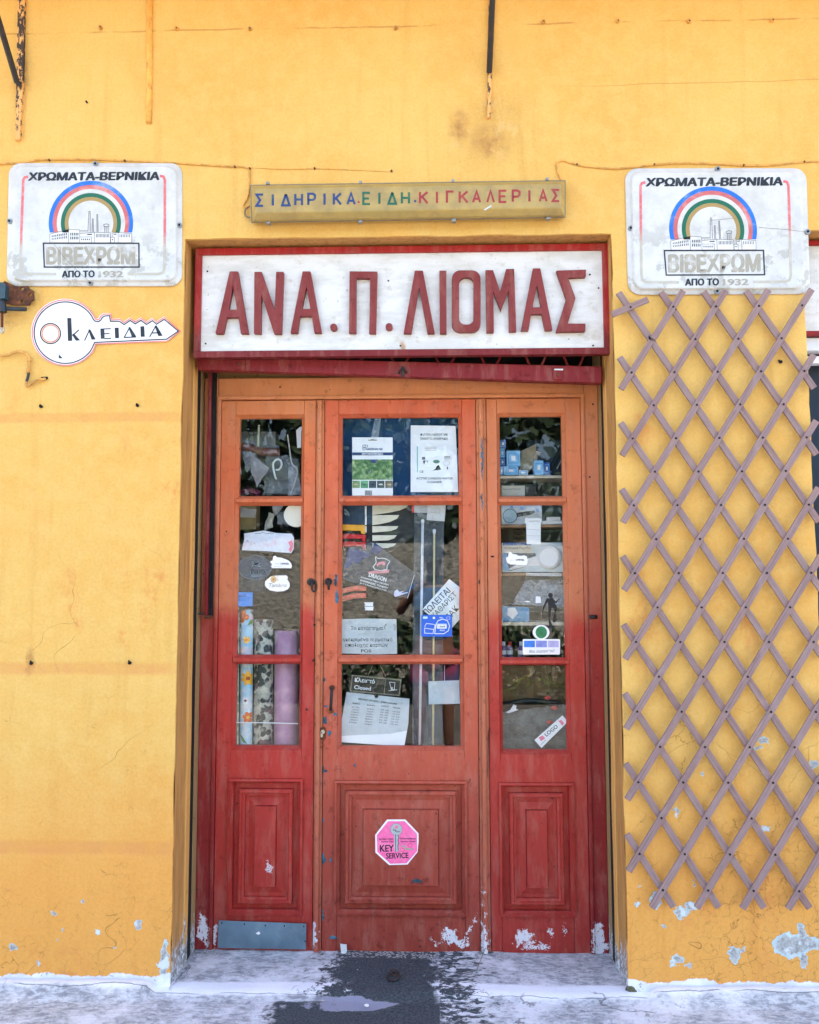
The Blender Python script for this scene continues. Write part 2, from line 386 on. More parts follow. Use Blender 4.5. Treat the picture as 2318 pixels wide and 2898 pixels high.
M['frame'] = make_wood('frame_paint', [(1060, (.68, .26, .10)), (1400, (.60, .19, .09)), (1700, (.50, .14, .075)), (1780, (.38, .042, .030)), (2300, (.26, .022, .020)), (2690, (.22, .018, .019))],
    splat=[(572, 2625, 9, 40), (583, 2650, 7, 30), (1692, 2655, 16, 45), (1705, 2690, 14, 16), (1560, 2640, 20, 8)])
M['leafL'] = make_wood('left_leaf_paint', [(1120, (.64, .22, .075)), (1330, (.64, .15, .055)), (1500, (.64, .17, .07)), (1700, (.60, .19, .085)), (1745, (.50, .050, .035)), (2100, (.44, .040, .030)), (2400, (.38, .034, .026)), (2690, (.31, .030, .024))],
    splat=[(607, 2655, 6, 26), (612, 2625, 5, 10), (762, 2450, 3, 18)])
M['leafR'] = make_wood('right_leaf_paint', [(1120, (.64, .21, .080)), (1400, (.64, .19, .080)), (1700, (.60, .20, .095)), (1770, (.50, .055, .036)), (2100, (.43, .044, .031)), (2690, (.30, .030, .024))],
    splat=[(1484, 2652, 22, 17), (1470, 2675, 10, 8), (1520, 2676, 34, 6), (1560, 2635, 4, 12), (1600, 2630, 3, 10)])
M['leafC'] = make_wood('centre_leaf_paint', [(1120, (.62, .125, .050)), (1400, (.60, .135, .058)), (1800, (.58, .135, .062)), (2100, (.50, .100, .055)), (2350, (.34, .062, .040)), (2690, (.25, .040, .028))], wear=1.5,
    splat=[(1275, 2652, 22, 20), (1300, 2668, 20, 9), (1236, 2675, 5, 5), (1330, 2630, 7, 7), (1320, 2660, 4, 4), (1345, 2600, 3, 4), (1222, 2660, 3, 3)],
    blue=[(912, 2178, 7, 12), (921, 2181, 7, 5), (912, 2320, 6, 5), (913, 2433, 9, 12), (935, 2435, 3, 5), (912, 2580, 5, 5), (910, 2598, 8, 10), (907, 2660, 5, 10), (945, 2654, 14, 4), (915, 1925, 8, 4), (909, 1955, 4, 9), (920, 1998, 5, 4), (948, 2023, 6, 6), (918, 2040, 9, 10), (934, 2074, 6, 9), (951, 1640, 5, 16), (953, 1690, 4, 20), (1181, 2492, 15, 5), (1006, 2165, 3, 4)])
M['mull'] = make_wood('mullion_paint', [(1120, (.60, .21, .085)), (1800, (.56, .175, .08)), (2200, (.44, .13, .07)), (2690, (.34, .075, .05))], wear=2.,
    splat=[(886, 2640, 12, 32), (880, 2675, 6, 20), (1369, 2665, 12, 40), (1362, 2612, 6, 8), (1371, 2585, 4, 4), (1366, 2560, 3, 3), (1362, 2520, 3, 4), (1372, 2630, 7, 8)], blue=[(1364, 1300, 3, 60), (1364, 1420, 2, 25)])
M['bar_red'] = make_wood('shutter_red', [(900, (.22, .018, .022)), (1060, (.22, .018, .022)), (2700, (.20, .016, .018))], wear=1.6)
M['sign_red'] = make_wood('sign_frame_red', [(600, (.42, .018, .015)), (730, (.36, .018, .015)), (760, (.20, .022, .022)), (1010, (.19, .020, .022))], wear=.5)
M['letter_red'] = make_wood('letter_red', [(600, (.23, .040, .036)), (1010, (.21, .036, .034))], wear=1.2)
def make_white_board():
    k = NT('painted_white_board'); p = k.pos(); n = k.noise(k.vm('MULTIPLY', p, (1, 1, 3)), 7, 7, .68); d = k.noise(p, 22, 6, .7)
    c = k.mix(k.step(n, .4, .65), (.74, .735, .70), (.62, .61, .56)); c = k.mix(k.mth('MULTIPLY', k.step(d, .56, .70), .5), c, (.48, .42, .32))
    c = k.mix(k.step(k.noise(p, 40, 3), .70, .72), c, (.45, .45, .43))
    X, Z = at(1140, 985, .08)
    r = k.vm('LENGTH', k.vm('MULTIPLY_ADD', k.vm('ADD', p, k.vm('MULTIPLY', k.vm('SUBTRACT', k.noise(p, 30, 3, col=True), (.5, .5, .5)), (.04, 0, .04))), (60, 0, 30), (-X*60, 0, -Z*30)))
    c = k.mix(k.step(r, 1.2, .3, 0, .8), c, (.42, .22, .08))
    return k.done(c, .55, k.bump(k.mth('ADD', n, k.mth('MULTIPLY', d, .5)), .3, .002))
M['board'] = make_white_board()
def make_plastic():
    k = NT('weathered_white_plastic'); p = k.pos(); n = k.noise(p, 8, 6, .7); d = k.noise(k.vm('MULTIPLY', p, (1, 1, 1.6)), 20, 7, .72); z = k.sep(p)[2]
    c = k.mix(k.step(n, .35, .7), (.66, .66, .64), (.53, .53, .50))
    zone = k.step(z, Z_(730, 0), Z_(610, 0), 1, 0)
    c = k.mix(k.mth('MULTIPLY', k.step(k.noise(p, 9, 6, .75), .535, .55), k.mth('MULTIPLY', zone, .85)), c, (.44, .43, .38))
    c = k.mix(k.step(d, .58, .75, 0, .55), c, (.36, .34, .28))
    return k.done(c, .45, k.bump(d, .12, .001))
M['plastic'] = make_plastic()
def make_faded(name, c0, c1):
    """print whose pigment has bleached towards the foot of the sign"""
    k = NT(name); p = k.pos(); z = k.sep(p)[2]
    f = k.step(k.mth('ADD', z, k.mth('MULTIPLY', k.noise(p, 14, 5, .7), .12)), Z_(700, 0)+.05, Z_(640, 0)+.05)
    n = k.step(k.noise(p, 35, 6, .75), .45, .62)
    c = k.mix(f, lin(c1), lin(c0)); c = k.mix(k.mth('MULTIPLY', n, .22), c, (.72, .72, .70))
    return k.done(c, .5)
M['blue'] = plain('sign_blue', (16, 108, 204), .5, .1, 25, 0, dirt=(190, 205, 225), dirt_amt=.5)
M['pinkband'] = plain('sign_faded_red', (200, 100, 98), .5, .12, 25, 0, dirt=(225, 190, 180), dirt_amt=.6)
M['green'] = plain('sign_green', (4, 98, 68), .5, .06, 25, 0)
M['tan'] = plain('sign_tan', (164, 136, 76), .5, .06, 25, 0)
M['ink'] = plain('black_print', (22, 28, 36), .5, .2, 60, 0, dirt=(90, 98, 105), dirt_amt=.45)
M['ghost'] = plain('bleached_print', (164, 158, 140), .55, .06, 50, 0, dirt=(214, 212, 206), dirt_amt=.8)
M['rule'] = make_faded('sign_rule', (214, 104, 104), (184, 178, 160))
M['white'] = plain('white_paper', (226, 229, 232), .7, .05, 14, .1)
M['white2'] = plain('glossy_white_sheet', (238, 239, 242), .45, .03, 10, .05)
M['paper'] = plain('greyed_paper', (196, 202, 204), .8, .08, 12, .3, dirt=(160, 165, 165), dirt_amt=.4, dist=.003)
M['rust'] = plain('rusted_iron', (92, 52, 30), .85, .5, 40, .8, dirt=(180, 110, 60), dirt_amt=.9, dist=.004)
M['iron'] = plain('black_iron', (34, 30, 30), .6, .4, 60, .6, dirt=(84, 56, 40), dirt_amt=.6, dist=.002)
M['blackmetal'] = plain('dark_metal', (38, 46, 52), .5, .2, 60, .3)
M['steel'] = plain('bright_steel', (180, 176, 168), .3, .1, 60, .1, metal=1)
M['screw'] = plain('screw_metal', (150, 150, 146), .4, .2, 200, .2, metal=.6)
M['hole'] = plain('dark_recess', (10, 12, 14), .9, .1, 20, 0)
M['gasket'] = plain('grey_gasket', (128, 118, 96), .6, .15, 50, .2, dirt=(80, 70, 50), dirt_amt=.5)
def make_diff():
    k = NT('yellowed_diffuser'); p = k.pos(); x, y, z = k.sep(p); n = k.noise(p, 14, 6, .7)
    c = k.mix(k.step(n, .35, .7), (.46, .315, .085), (.33, .225, .07))
    c = k.mix(k.step(k.noise(k.vm('MULTIPLY', p, (.3, 1, 3)), 9, 4), .45, .7, 0, .5), c, (.30, .23, .07))
    return k.done(c, .38, k.bump(k.noise(p, 300, 2), .08, .001))
M['diff'] = make_diff()
M['cable'] = plain('yellow_painted_cable', (214, 158, 76), .6, .2, 40, .3, dirt=(130, 90, 50), dirt_amt=.6)
def make_trellis():
    k = NT('mauve_stained_slat'); p = k.oc(); g = k.noise(k.vm('MULTIPLY', p, (.05, 1, 1)), 160, 4, .6); n = k.noise(k.vm('MULTIPLY', p, (.4, 1, 1)), 14, 6, .7)
    r = k.n('ShaderNodeObjectInfo').outputs['Random']
    c = k.mix(k.step(g, .35, .7), (.29, .180, .165), (.185, .108, .102)); c = k.mix(k.step(n, .5, .75, 0, .5), c, (.38, .28, .265)); c = k.mix(k.step(n, .42, .25, 0, .6), c, (.24, .12, .11))
    c = k.mix(k.mth('MULTIPLY', r, .25), c, (.36, .27, .26))
    return k.done(c, .7, k.bump(g, .4, .001))
M['slat'] = make_trellis()
def make_ground():
    k = NT('whitewashed_pavement'); p = k.pos(); x, y, z = k.sep(p)
    n = k.noise(p, 4, 7, .65); f = k.noise(p, 42, 7, .7); f2 = k.noise(k.vm('MULTIPLY', p, (1, 2.2, 1)), 24, 6, .75, .6); g = k.noise(p, 150, 4, .7)
    dark = k.mix(k.step(g, .35, .65), (.022, .032, .040), (.085, .102, .112)); dark = k.mix(k.step(f, .62, .72, 0, .6), dark, (.16, .175, .19))
    wash = k.mix(k.step(f2, .38, .62), (.58, .60, .63), (.27, .28, .305)); wash = k.mix(k.step(n, .46, .62, 0, .75), wash, (.78, .79, .83)); wash = k.mix(k.mth('MULTIPLY', k.step(f, .56, .64), .5), wash, (.15, .17, .20))
    wash = k.mix(k.mth('MULTIPLY', k.step(k.mth('ABSOLUTE', k.mth('ADD', k.mth('SUBTRACT', y, .0), k.mth('MULTIPLY', k.mth('SUBTRACT', n, .5), .05))), .05, .03), .85), wash, (.84, .85, .90))
    # unpainted strip where people walk: soft left border, straight right border
    fz = k.mth('SUBTRACT', k.noise(p, 26, 6, .75), .5)
    xl = k.mth('ADD', X_(925, 0), k.mth('MULTIPLY', k.mth('SUBTRACT', k.noise(p, 16, 6, .7), .5), .30)); a = k.step(k.mth('ADD', k.mth('MULTIPLY', k.mth('SUBTRACT', x, xl), 8.), k.mth('MULTIPLY', fz, 4.5)), -.25, .25)
    xr0 = X_(1238, 0); amp = k.step(y, -.06, .05, .30, 3.2); b = k.step(k.mth('ADD', k.mth('MULTIPLY', k.mth('SUBTRACT', x, xr0), 9.), k.mth('MULTIPLY', fz, amp)), .2, -.2)
    strip = k.mth('MULTIPLY', a, b)
    # worn wash beside it
    wr = k.step(k.mth('SUBTRACT', x, xr0), .36, .0); wr = k.mth('MULTIPLY', wr, k.step(x, xr0-.01, xr0+.005))
    thr = k.mth('SUBTRACT', .66, k.mth('MULTIPLY', wr, .22)); wornR = k.mth('MULTIPLY', k.step(k.mth('SUBTRACT', f2, thr), -.01, .05), k.mth('GREATER_THAN', wr, .01))
    outl = k.step(y, -.03, -.09); wl = k.mth('MULTIPLY', k.step(x, X_(700, 0), X_(930, 0)), k.mth('MULTIPLY', outl, k.step(x, X_(1240, 0), X_(1235, 0))))
    wornL = k.step(k.mth('ADD', n, k.mth('MULTIPLY', wl, .42)), .68, .74)
    wornL = k.mth('MULTIPLY', wornL, k.mth('MULTIPLY', outl, k.step(x, X_(520, 0), X_(640, 0))))
    m = k.mth('MAXIMUM', strip, k.mth('MAXIMUM', wornR, wornL))
    # a remaining tongue of wash crossing the strip in front of the step
    tq = k.vm('LENGTH', k.vm('MULTIPLY_ADD', k.vm('ADD', p, k.vm('MULTIPLY', k.vm('SUBTRACT', k.noise(p, 12, 4, col=True), (.5, .5, .5)), (.2, .06, 0))), (5.0, 22, 0), tuple(-a_*s_ for a_, s_ in zip(gnd(960, 2840), (5.0, 22, 0)))))
    tong = k.step(tq, 1.0, .9); m = k.mth('MULTIPLY', m, k.mth('SUBTRACT', 1, k.mth('MULTIPLY', tong, strip)))
    wash = k.mix(k.mth('MULTIPLY', tong, strip), wash, (.27, .28, .36))
    c = k.mix(m, wash, dark)
    # darker corners of the recess, pebbles at the sill
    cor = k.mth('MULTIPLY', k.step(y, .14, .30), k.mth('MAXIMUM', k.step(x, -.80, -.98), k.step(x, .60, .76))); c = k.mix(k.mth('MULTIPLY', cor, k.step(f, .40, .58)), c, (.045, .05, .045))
    pv = k.vor(k.vm('MULTIPLY', p, (1, 1.6, 1)), 62, 'DISTANCE_TO_EDGE'); pz = k.mth('MULTIPLY', k.mth('MULTIPLY', k.step(y, .235, .25), strip), k.step(k.vor(k.vm('MULTIPLY', p, (1, 1.6, 1)), 62, 'F1', 'Color'), .3, .31))
    c = k.mix(k.mth('MULTIPLY', pz, k.step(pv, .10, .16)), c, (.42, .42, .40))
    # cracks and the joint at the foot of the step
    jt = k.step(k.mth('ABSOLUTE', k.mth('ADD', k.mth('ADD', y, .035), k.mth('MULTIPLY', k.mth('SUBTRACT', k.noise(p, 7, 5), .5), .035))), .0022, .0008)
    jt = k.mth('MULTIPLY', jt, k.step(k.noise(p, 10, 3), .36, .48))
    ck = k.mth('MULTIPLY', k.step(k.vor(k.vm('ADD', p, k.vm('MULTIPLY', k.noise(p, 5, 4, col=True), (.25, .25, 0))), 1.6), .004, .001), k.step(k.noise(p, 2.3, 3), .52, .60))
    hol = k.step(k.noise(p, 30, 3), .735, .745)
    jj = k.mth('MAXIMUM', k.mth('MAXIMUM', jt, ck), hol); c = k.mix(k.mth('MULTIPLY', jj, .6), c, (.05, .055, .06))
    h = k.mth('ADD', k.mth('MULTIPLY', f, .4), k.mth('MULTIPLY', f2, .4)); h = k.mth('SUBTRACT', h, k.mth('MULTIPLY', jj, .8)); h = k.mth('SUBTRACT', h, k.mth('MULTIPLY', m, .15)); h = k.mth('ADD', h, k.mth('MULTIPLY', g, .2))
    return k.done(c, k.mth('SUBTRACT', .8, k.mth('MULTIPLY', m, .15)), k.bump(h, .6, .008), spec=.3)
M['ground'] = make_ground()
def make_glass():
    k = NT('window_glass'); t = k.t; p = k.pos()
    tr = k.n('ShaderNodeBsdfTransparent'); tr.inputs[0].default_value = (.93, .95, .95, 1)
    gl = k.n('ShaderNodeBsdfGlossy'); gl.inputs['Roughness'].default_value = .01
    fr = k.n('ShaderNodeFresnel'); fr.inputs[0].default_value = 1.5
    bf = k.mth('SUBTRACT', 1, k.n('ShaderNodeNewGeometry').outputs['Backfacing'])
    f = k.mth('MULTIPLY', k.mth('MULTIPLY_ADD', fr.outputs[0], 1.25, .0), bf)
    k.put(gl.inputs['Normal'], k.bump(k.noise(p, 3.2, 1), .05, .01))
    mx = k.n('ShaderNodeMixShader'); k.put(mx.inputs[0], f); t.links.new(tr.outputs[0], mx.inputs[1]); t.links.new(gl.outputs[0], mx.inputs[2])
    df = k.n('ShaderNodeBsdfDiffuse'); df.inputs[0].default_value = (.5, .5, .48, 1)
    m2 = k.n('ShaderNodeMixShader'); k.put(m2.inputs[0], k.mth('MULTIPLY', bf, k.step(k.noise(p, 18, 7, .75),   .58, .82, .001, .03))); t.links.new(mx.outputs[0], m2.inputs[1]); t.links.new(df.outputs[0], m2.inputs[2])
    t.links.new(m2.outputs[0], k.out.inputs[0]); return k.m
M['glass'] = make_glass()
def make_film(name, rgb, op, rough=.25, em=None):
    """thin clear or coloured foil"""
    k = NT(name); t = k.t; p = k.pos()
    tr = k.n('ShaderNodeBsdfTransparent'); n = k.noise(p, 30, 4, .7)
    k.put(k.b.inputs['Base Color'], lin(rgb)); k.b.inputs['Roughness'].default_value = rough
    k.put(k.b.inputs['Normal'], k.bump(n, .6, .01))
    mx = k.n('ShaderNodeMixShader'); k.put(mx.inputs[0], k.step(n, .3, .75, op*.5, min(1, op*1.5))); t.links.new(tr.outputs[0], mx.inputs[1]); t.links.new(k.b.outputs[0], mx.inputs[2])
    t.links.new(mx.outputs[0], k.out.inputs[0]); return k.m
# ================================================================== the ground
def steps(a, b, d):
    n = max(1, round(abs(b-a)/d)); return [a+(b-a)*i/n for i in range(n+1)]
def grid(bm, xs, ys, f):
    vs = [[bm.verts.new(f(x, y)) for x in xs] for y in ys]
    for j in range(len(ys)-1):
        for i in range(len(xs)-1): bm.faces.new((vs[j][i], vs[j][i+1], vs[j+1][i+1], vs[j+1][i]))
    return vs
def gz(x, y):
    if abs(x) > 2.6 or y < -2: return Vector((x, y, 0))
    z = .006*mn.noise(Vector((x*3, y*3, 0)))+.003*mn.noise(Vector((x*14, y*14, 3)))
    if y > -.03: z += .012
    elif y > -.05: z += .006
    if -.10 < y < .0 and (x < X_(455, 0) or x > X_(1800, 0)):      # mortar fillet at the wall foot
        z += .030*(1+(y+.02)/.08 if y < -.02 else 1)
    if .0 < y < .35: z += .02*(1-min(1, y/.3))*0
    return Vector((x, y, max(-.01, z)))
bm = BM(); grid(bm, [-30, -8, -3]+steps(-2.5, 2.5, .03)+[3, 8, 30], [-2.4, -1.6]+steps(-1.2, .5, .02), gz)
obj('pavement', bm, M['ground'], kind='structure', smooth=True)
M['asphalt'] = plain('road_concrete', (104, 98, 90), .9, .2, 3, .5)
M['concrete'] = plain('kerb_concrete', (150, 148, 142), .85, .15, 20, .4)
obj('kerb', bx(-30, 30, -2.52, -2.402, -.12, .0, bev=.01), M['concrete'], kind='structure')
bm = BM(); grid(bm, [-150, -20, 0, 20, 150], [-150, -20, -2.5, 20, 150], lambda x, y: Vector((x, y, -.12)))
obj('road', bm, M['asphalt'], kind='structure')
# ================================================================== the yellow shop front
ZT = Z_(668, 0, 1130); XL = X_(504, 0); XR = X_(1753, 0); X2 = X_(2312, 0); Z2 = Z_(651, 0, 2300)
shop = thing('shop_building', 'yellow plastered shop front with cracked paint around the red doors', 'building')
xs = [-2.6]+steps(-2.4, XL, .04)[:]+steps(XL, XR, .04)[1:]+steps(XR, X2, .04)[1:]+steps(X2, X2+1.1, .1)[1:]
zs = [-.1]+steps(0, Z2, .04)+steps(Z2, ZT, .04)[1:]+steps(ZT, 4.5, .05)[1:] if Z2 < ZT else [-.1]+steps(0, ZT, .04)+steps(ZT, Z2, .04)[1:]+steps(Z2, 4.5, .05)[1:]
def inopen(x, z): return (XL < x < XR and z < ZT) or (X2 < x < X2+1.1 and z < Z2)
bm = BM(); V = {}
def gv(i, j):
    if (i, j) not in V:
        x, z = xs[i], zs[j]
        y = .004*mn.noise(Vector((x*1.7, 0, z*1.7)))+.0025*mn.noise(Vector((x*7, 1, z*7)))
        onx = abs(x-XL) < 1e-6 or abs(x-XR) < 1e-6 or abs(x-X2) < 1e-6
        if onx and z < ZT+.01: x += .004*mn.noise(Vector((3, x, z*5)))+.002*mn.noise(Vector((3, x, z*22)))
        if (abs(z-ZT) < 1e-6 and XL-.01 < x < XR+.01): z += .004*mn.noise(Vector((x*6, 0, 9)))+.0025*mn.noise(Vector((x*25, 0, 9)))
        V[i, j] = bm.verts.new((x, y, z))
    return V[i, j]
for i in range(len(xs)-1):
    for j in range(len(zs)-1):
        if inopen((xs[i]+xs[i+1])/2, (zs[j]+zs[j+1])/2): continue
        bm.faces.new((gv(i, j), gv(i+1, j), gv(i+1, j+1), gv(i, j+1)))
# turn the plaster round the edges of the openings
be = [e for e in bm.edges if len(e.link_faces) == 1 and min(v.co.z for v in e.verts) > -.05 and all(-2.3 < v.co.x < X2+1.05 and v.co.z < 4.4 for v in e.verts)]
r = bmesh.ops.extrude_edge_only(bm, edges=be)
for v in r['geom']:
    if isinstance(v, bmesh.types.BMVert): v.co.y = .012; 
bmesh.ops.recalc_face_normals(bm, faces=bm.faces)
o = obj('wall', bm, M['wall'], shop, smooth=True)
md = o.modifiers.new('edge', 'BEVEL'); md.width = .006; md.segments = 3; md.limit_method = 'ANGLE'; md.angle_limit = math.radians(50)
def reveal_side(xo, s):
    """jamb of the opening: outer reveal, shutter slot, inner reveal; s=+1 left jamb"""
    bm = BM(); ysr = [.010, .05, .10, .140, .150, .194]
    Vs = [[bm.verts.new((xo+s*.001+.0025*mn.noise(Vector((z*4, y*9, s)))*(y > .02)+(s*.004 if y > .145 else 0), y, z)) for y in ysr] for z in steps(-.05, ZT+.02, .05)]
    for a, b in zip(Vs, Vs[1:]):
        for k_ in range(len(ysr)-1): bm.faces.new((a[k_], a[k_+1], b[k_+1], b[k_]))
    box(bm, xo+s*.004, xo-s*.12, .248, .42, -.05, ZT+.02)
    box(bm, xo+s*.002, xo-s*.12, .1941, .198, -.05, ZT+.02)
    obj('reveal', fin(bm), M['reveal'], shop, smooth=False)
    obj('dark_slot_filler', bx(xo+s*.002, xo-s*.10, .1985, .2475, -.04, ZT), M['hole'], shop)  # black filler painted as the shade inside the slot
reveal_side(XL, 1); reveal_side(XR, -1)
bm = BM(); box(bm, XL-.02, XR+.02, .011, .11, ZT-.001, ZT+.03); obj('lintel_soffit', bm, M['reveal'], shop)
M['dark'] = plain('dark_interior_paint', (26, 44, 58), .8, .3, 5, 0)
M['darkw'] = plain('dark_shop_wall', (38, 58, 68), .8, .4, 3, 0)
bm = BM()
box(bm, XL-.15, XR+.15, .11, .46, ZT+.03, ZT+.1); box(bm, XL-.15, XR+.15, .40, .46, Z_(1058, .36), ZT+.03)
obj('shutter_box', bm, M['hole'], shop)  # black colour stands in for the darkness of the cavity
obj('inner_lintel', bx(XL, XR, .345, .399, Z_(1062, .345)-.02, Z_(1062, .345)+.018), M['reveal'], shop)
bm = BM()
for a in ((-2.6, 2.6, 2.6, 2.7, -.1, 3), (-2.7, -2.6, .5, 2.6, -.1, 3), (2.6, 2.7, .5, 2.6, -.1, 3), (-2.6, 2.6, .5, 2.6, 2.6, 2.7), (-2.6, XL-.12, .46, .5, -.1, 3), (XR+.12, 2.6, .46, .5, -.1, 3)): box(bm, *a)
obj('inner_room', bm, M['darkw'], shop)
# upper wall, roof and sides of the building keep the front in shade, balcony slab above the frame
M['upper'] = plain('upper_yellow_plaster', (232, 178, 84), .85, .1, 3, .2)
bm = BM(); box(bm, -7, 8, .005, .4, 4.5, 5.7); box(bm, -7, -2.6, .005, .4, -.1, 4.5); box(bm, X2+1.1, 8, .005, .4, -.1, 4.5); box(bm, -7, 8, .4, 8, 5.4, 5.7)
obj('upper_storey', bm, M['upper'], shop)
obj('balcony_slab', bx(-4.2, 3.4, -.60, .0, 3.98, 4.09, bev=.01), M['upper'], shop)
# ------------------------------------------------------------------ second doorway at the right edge
bm = BM(); box(bm, X2, X2+.002, .013, .34, -.05, Z2); box(bm, X2, X2+1.1, .013, .34, Z2, Z2+.03); obj('reveal', bm, M['reveal'], shop)
t = thing('neighbour_sign', 'cropped white sign board with red frame at the right edge', 'sign', (X2+.5, .09, 2.4))
zt, zb = Z_(684, .09, 2310), Z_(952, .09, 2310); za, zc = Z_(698, .09, 2310), Z_(939, .09, 2310)
obj('board', bx(X2+.006, X2+1.05, .085, .10, zc, za), M['board'], t)
obj('frame_strip', bx(X2+.006, X2+1.05, .075, .10, za, zt, bev=.002), M['sign_red'], t); obj('frame_strip', bx(X2+.006, X2+1.05, .075, .10, zb, zc, bev=.002), M['sign_red'], t)
obj('screw', cyl(BM(), (X2+.02, Z_(925, .085, 2305)), .004, .081, .086), M['hole'], t)
t = thing('neighbour_shopfront', 'white metal shop window with dark glass, right picture edge', 'window', (X2+.5, .2, 0))
obj('shutter_cover', bx(X2+.004, X2+1.08, .10, .16, Z_(992, .1, 2310), zb-.002, bev=.004), M['white'], t)
obj('transom', bx(X2+.004, X2+1.08, .13, .17, Z_(1028, .13, 2310), Z_(1008, .13, 2310)), M['white2'], t)
obj('jamb', bx(X2+.003, X2+.028, .12, .2, 0, Z_(1028, .13, 2310)-.001, bev=.003), M['white2'], t)
obj('pane', bx(X2+.028, X2+1.08, .19, .195, 0, zb), M['dark'], t)
# ================================================================== name sign
Ys = .08
sg = thing('name_sign', 'long white wooden sign in red frame reading ΑΝΑ . Π . ΛΙΟΜΑΣ', 'sign', (*[(X_(552, Ys)+X_(1725, Ys))/2], Ys, 2.4))
sx0, sx1 = at(554, 850, Ys)[0]-.002, at(1724, 850, Ys)[0]+.001; szt, szb = Z_(699, Ys, 1130), Z_(1009, Ys, 1130)
fw = .026
obj('board', bx(sx0+fw, sx1-fw, Ys, Ys+.02, szb+fw, szt-fw), M['board'], sg)
obj('frame_strip', bx(sx0, sx1, Ys-.012, Ys+.022, szt-fw, szt, bev=.002), M['sign_red'], sg); obj('frame_strip', bx(sx0, sx1, Ys-.012, Ys+.022, szb, szb+fw, bev=.002), M['sign_red'], sg)
for a in (sx0, sx1-fw): obj('frame_strip', bx(a, a+fw, Ys-.0115, Ys+.0215, szb+fw, szt-fw, bev=.002), M['sign_red'], sg)
C = 1220/1725
def sgp(l): return pp(aff(l, C, C, 520, 640), Ys-.02)
LET = [([(184, 181), (217, 181), (259, 430), (229, 430), (219, 365), (172, 366), (158, 430), (127, 430)], [(197, 240), (180, 335), (213, 334)]),
 ([(283, 183), (312, 183), (364, 335), (370, 183), (400, 183), (391, 431), (362, 431), (311, 275), (309, 430), (281, 430)], None),
 ([(476, 181), (507, 181), (552, 427), (523, 427), (512, 360), (465, 361), (456, 427), (427, 428)], [(491, 243), (473, 332), (507, 331)]),
 (ell(600, 404, 14), None),
 ([(664, 181), (775, 182), (769, 429), (742, 429), (746, 209), (691, 208), (690, 428), (661, 427)], None),
 (ell(822, 402, 14), None),
 ([(925, 178), (957, 178), (1005, 429), (976, 429), (942, 245), (911, 429), (880, 429)], None),
 ([(1023, 178), (1051, 178), (1052, 429), (1025, 429)], None),
 (rrect(1073, 177, 1188, 424, 34), rrect(1102, 205, 1160, 394, 24)),
 ([(1208, 176), (1238, 176), (1266, 262), (1290, 172), (1322, 171), (1331, 421), (1302, 422), (1300, 258), (1269, 340), (1239, 262), (1241, 425), (1212, 425)], None),
 ([(1398, 169), (1427, 169), (1476, 416), (1446, 417), (1433, 352), (1390, 353), (1380, 417), (1350, 418)], [(1414, 237), (1396, 325), (1430, 324)]),
 ([(1491, 178), (1610, 174), (1609, 203), (1538, 206), (1568, 288), (1537, 390), (1608, 390), (1607, 421), (1490, 424), (1531, 290)], None)]
for out, hol in LET:
    o = obj('full_stop' if len(out) == 32 else 'letter', fin(prism(BM(), sgp(out), [sgp(hol)] if hol else [], Ys-.022, Ys)), M['letter_red'], sg)
    md = o.modifiers.new('b', 'BEVEL'); md.width = .0012; md.segments = 1; md.limit_method = 'ANGLE'; md.angle_limit = math.radians(60)
for x, y in ((95, 181), (88, 470), (819, 219), (867, 479), (1625, 194), (1638, 478), (1660, 248), (1541, 452)):
    obj('screw', cyl(BM(), at(520+x*C, 640+y*C, Ys), .0035 if x != 1541 else .002, Ys-.002, Ys+.001), M['hole'], sg)
# ================================================================== roller shutter below the sign
Yb = .13
t = thing('roller_shutter', 'dark red shutter bottom bar hanging tilted under the name sign', 'shutter', (0, Yb, Z_(1050, Yb)))
q = aff([(52, 521), (1673, 561), (1673, 628), (56, 573)], C, C, 520, 640)
o = obj('bottom_bar', fin(prism(BM(), pp(q, Yb), (), Yb, Yb+.045)), M['bar_red'], t); md = o.modifiers.new('b', 'BEVEL'); md.width = .003; md.segments = 2
for a in ([(205, 533), (245, 535), (246, 576), (205, 574)], [(1476, 574), (1517, 576), (1517, 617), (1476, 615)]):
    o = obj('lock_plate', fin(prism(BM(), pp(aff(a, C, C, 520, 640), Yb), (), Yb-.006, Yb)), M['bar_red'], t); md = o.modifiers.new('b', 'BEVEL'); md.width = .003; md.segments = 2
    cx = sum(p[0] for p in a)/4; cy = sum(p[1] for p in a)/4
    obj('rivet', cyl(BM(), at(520+cx*C, 640+cy*C, Yb), .006, Yb-.010, Yb-.005), M['rust'], o)
obj('tape', fin(prism(BM(), pp(aff([(1482, 573), (1517, 573), (1516, 579), (1482, 578)], C, C, 520, 640), Yb), (), Yb-.009, Yb-.0065)), M['white'], t)
la = obj('latch', fin(prism(BM(), pp(aff([(838, 571), (908, 572), (912, 590), (905, 604), (845, 602), (836, 588)], C, C, 520, 640), Yb), (), Yb-.006, Yb)), M['bar_red'], t)
bm = BM(); tube(bm, [P3(520+876*C, 640+562*C, Yb-.012), P3(520+876*C, 640+602*C, Yb-.012)], .006); tube(bm, smooth_path([P3(520+860*C, 640+590*C, Yb-.008), P3(520+868*C, 640+574*C, Yb-.02), P3(520+884*C, 640+574*C, Yb-.02), P3(520+893*C, 640+590*C, Yb-.008)]), .003)
obj('hasp', bm, M['iron'], la)
for i, x in enumerate((850, 900)): obj('rivet', cyl(BM(), at(520+x*C, 640+588*C, Yb), .005, Yb-.009, Yb-.005), M['rust'], la)
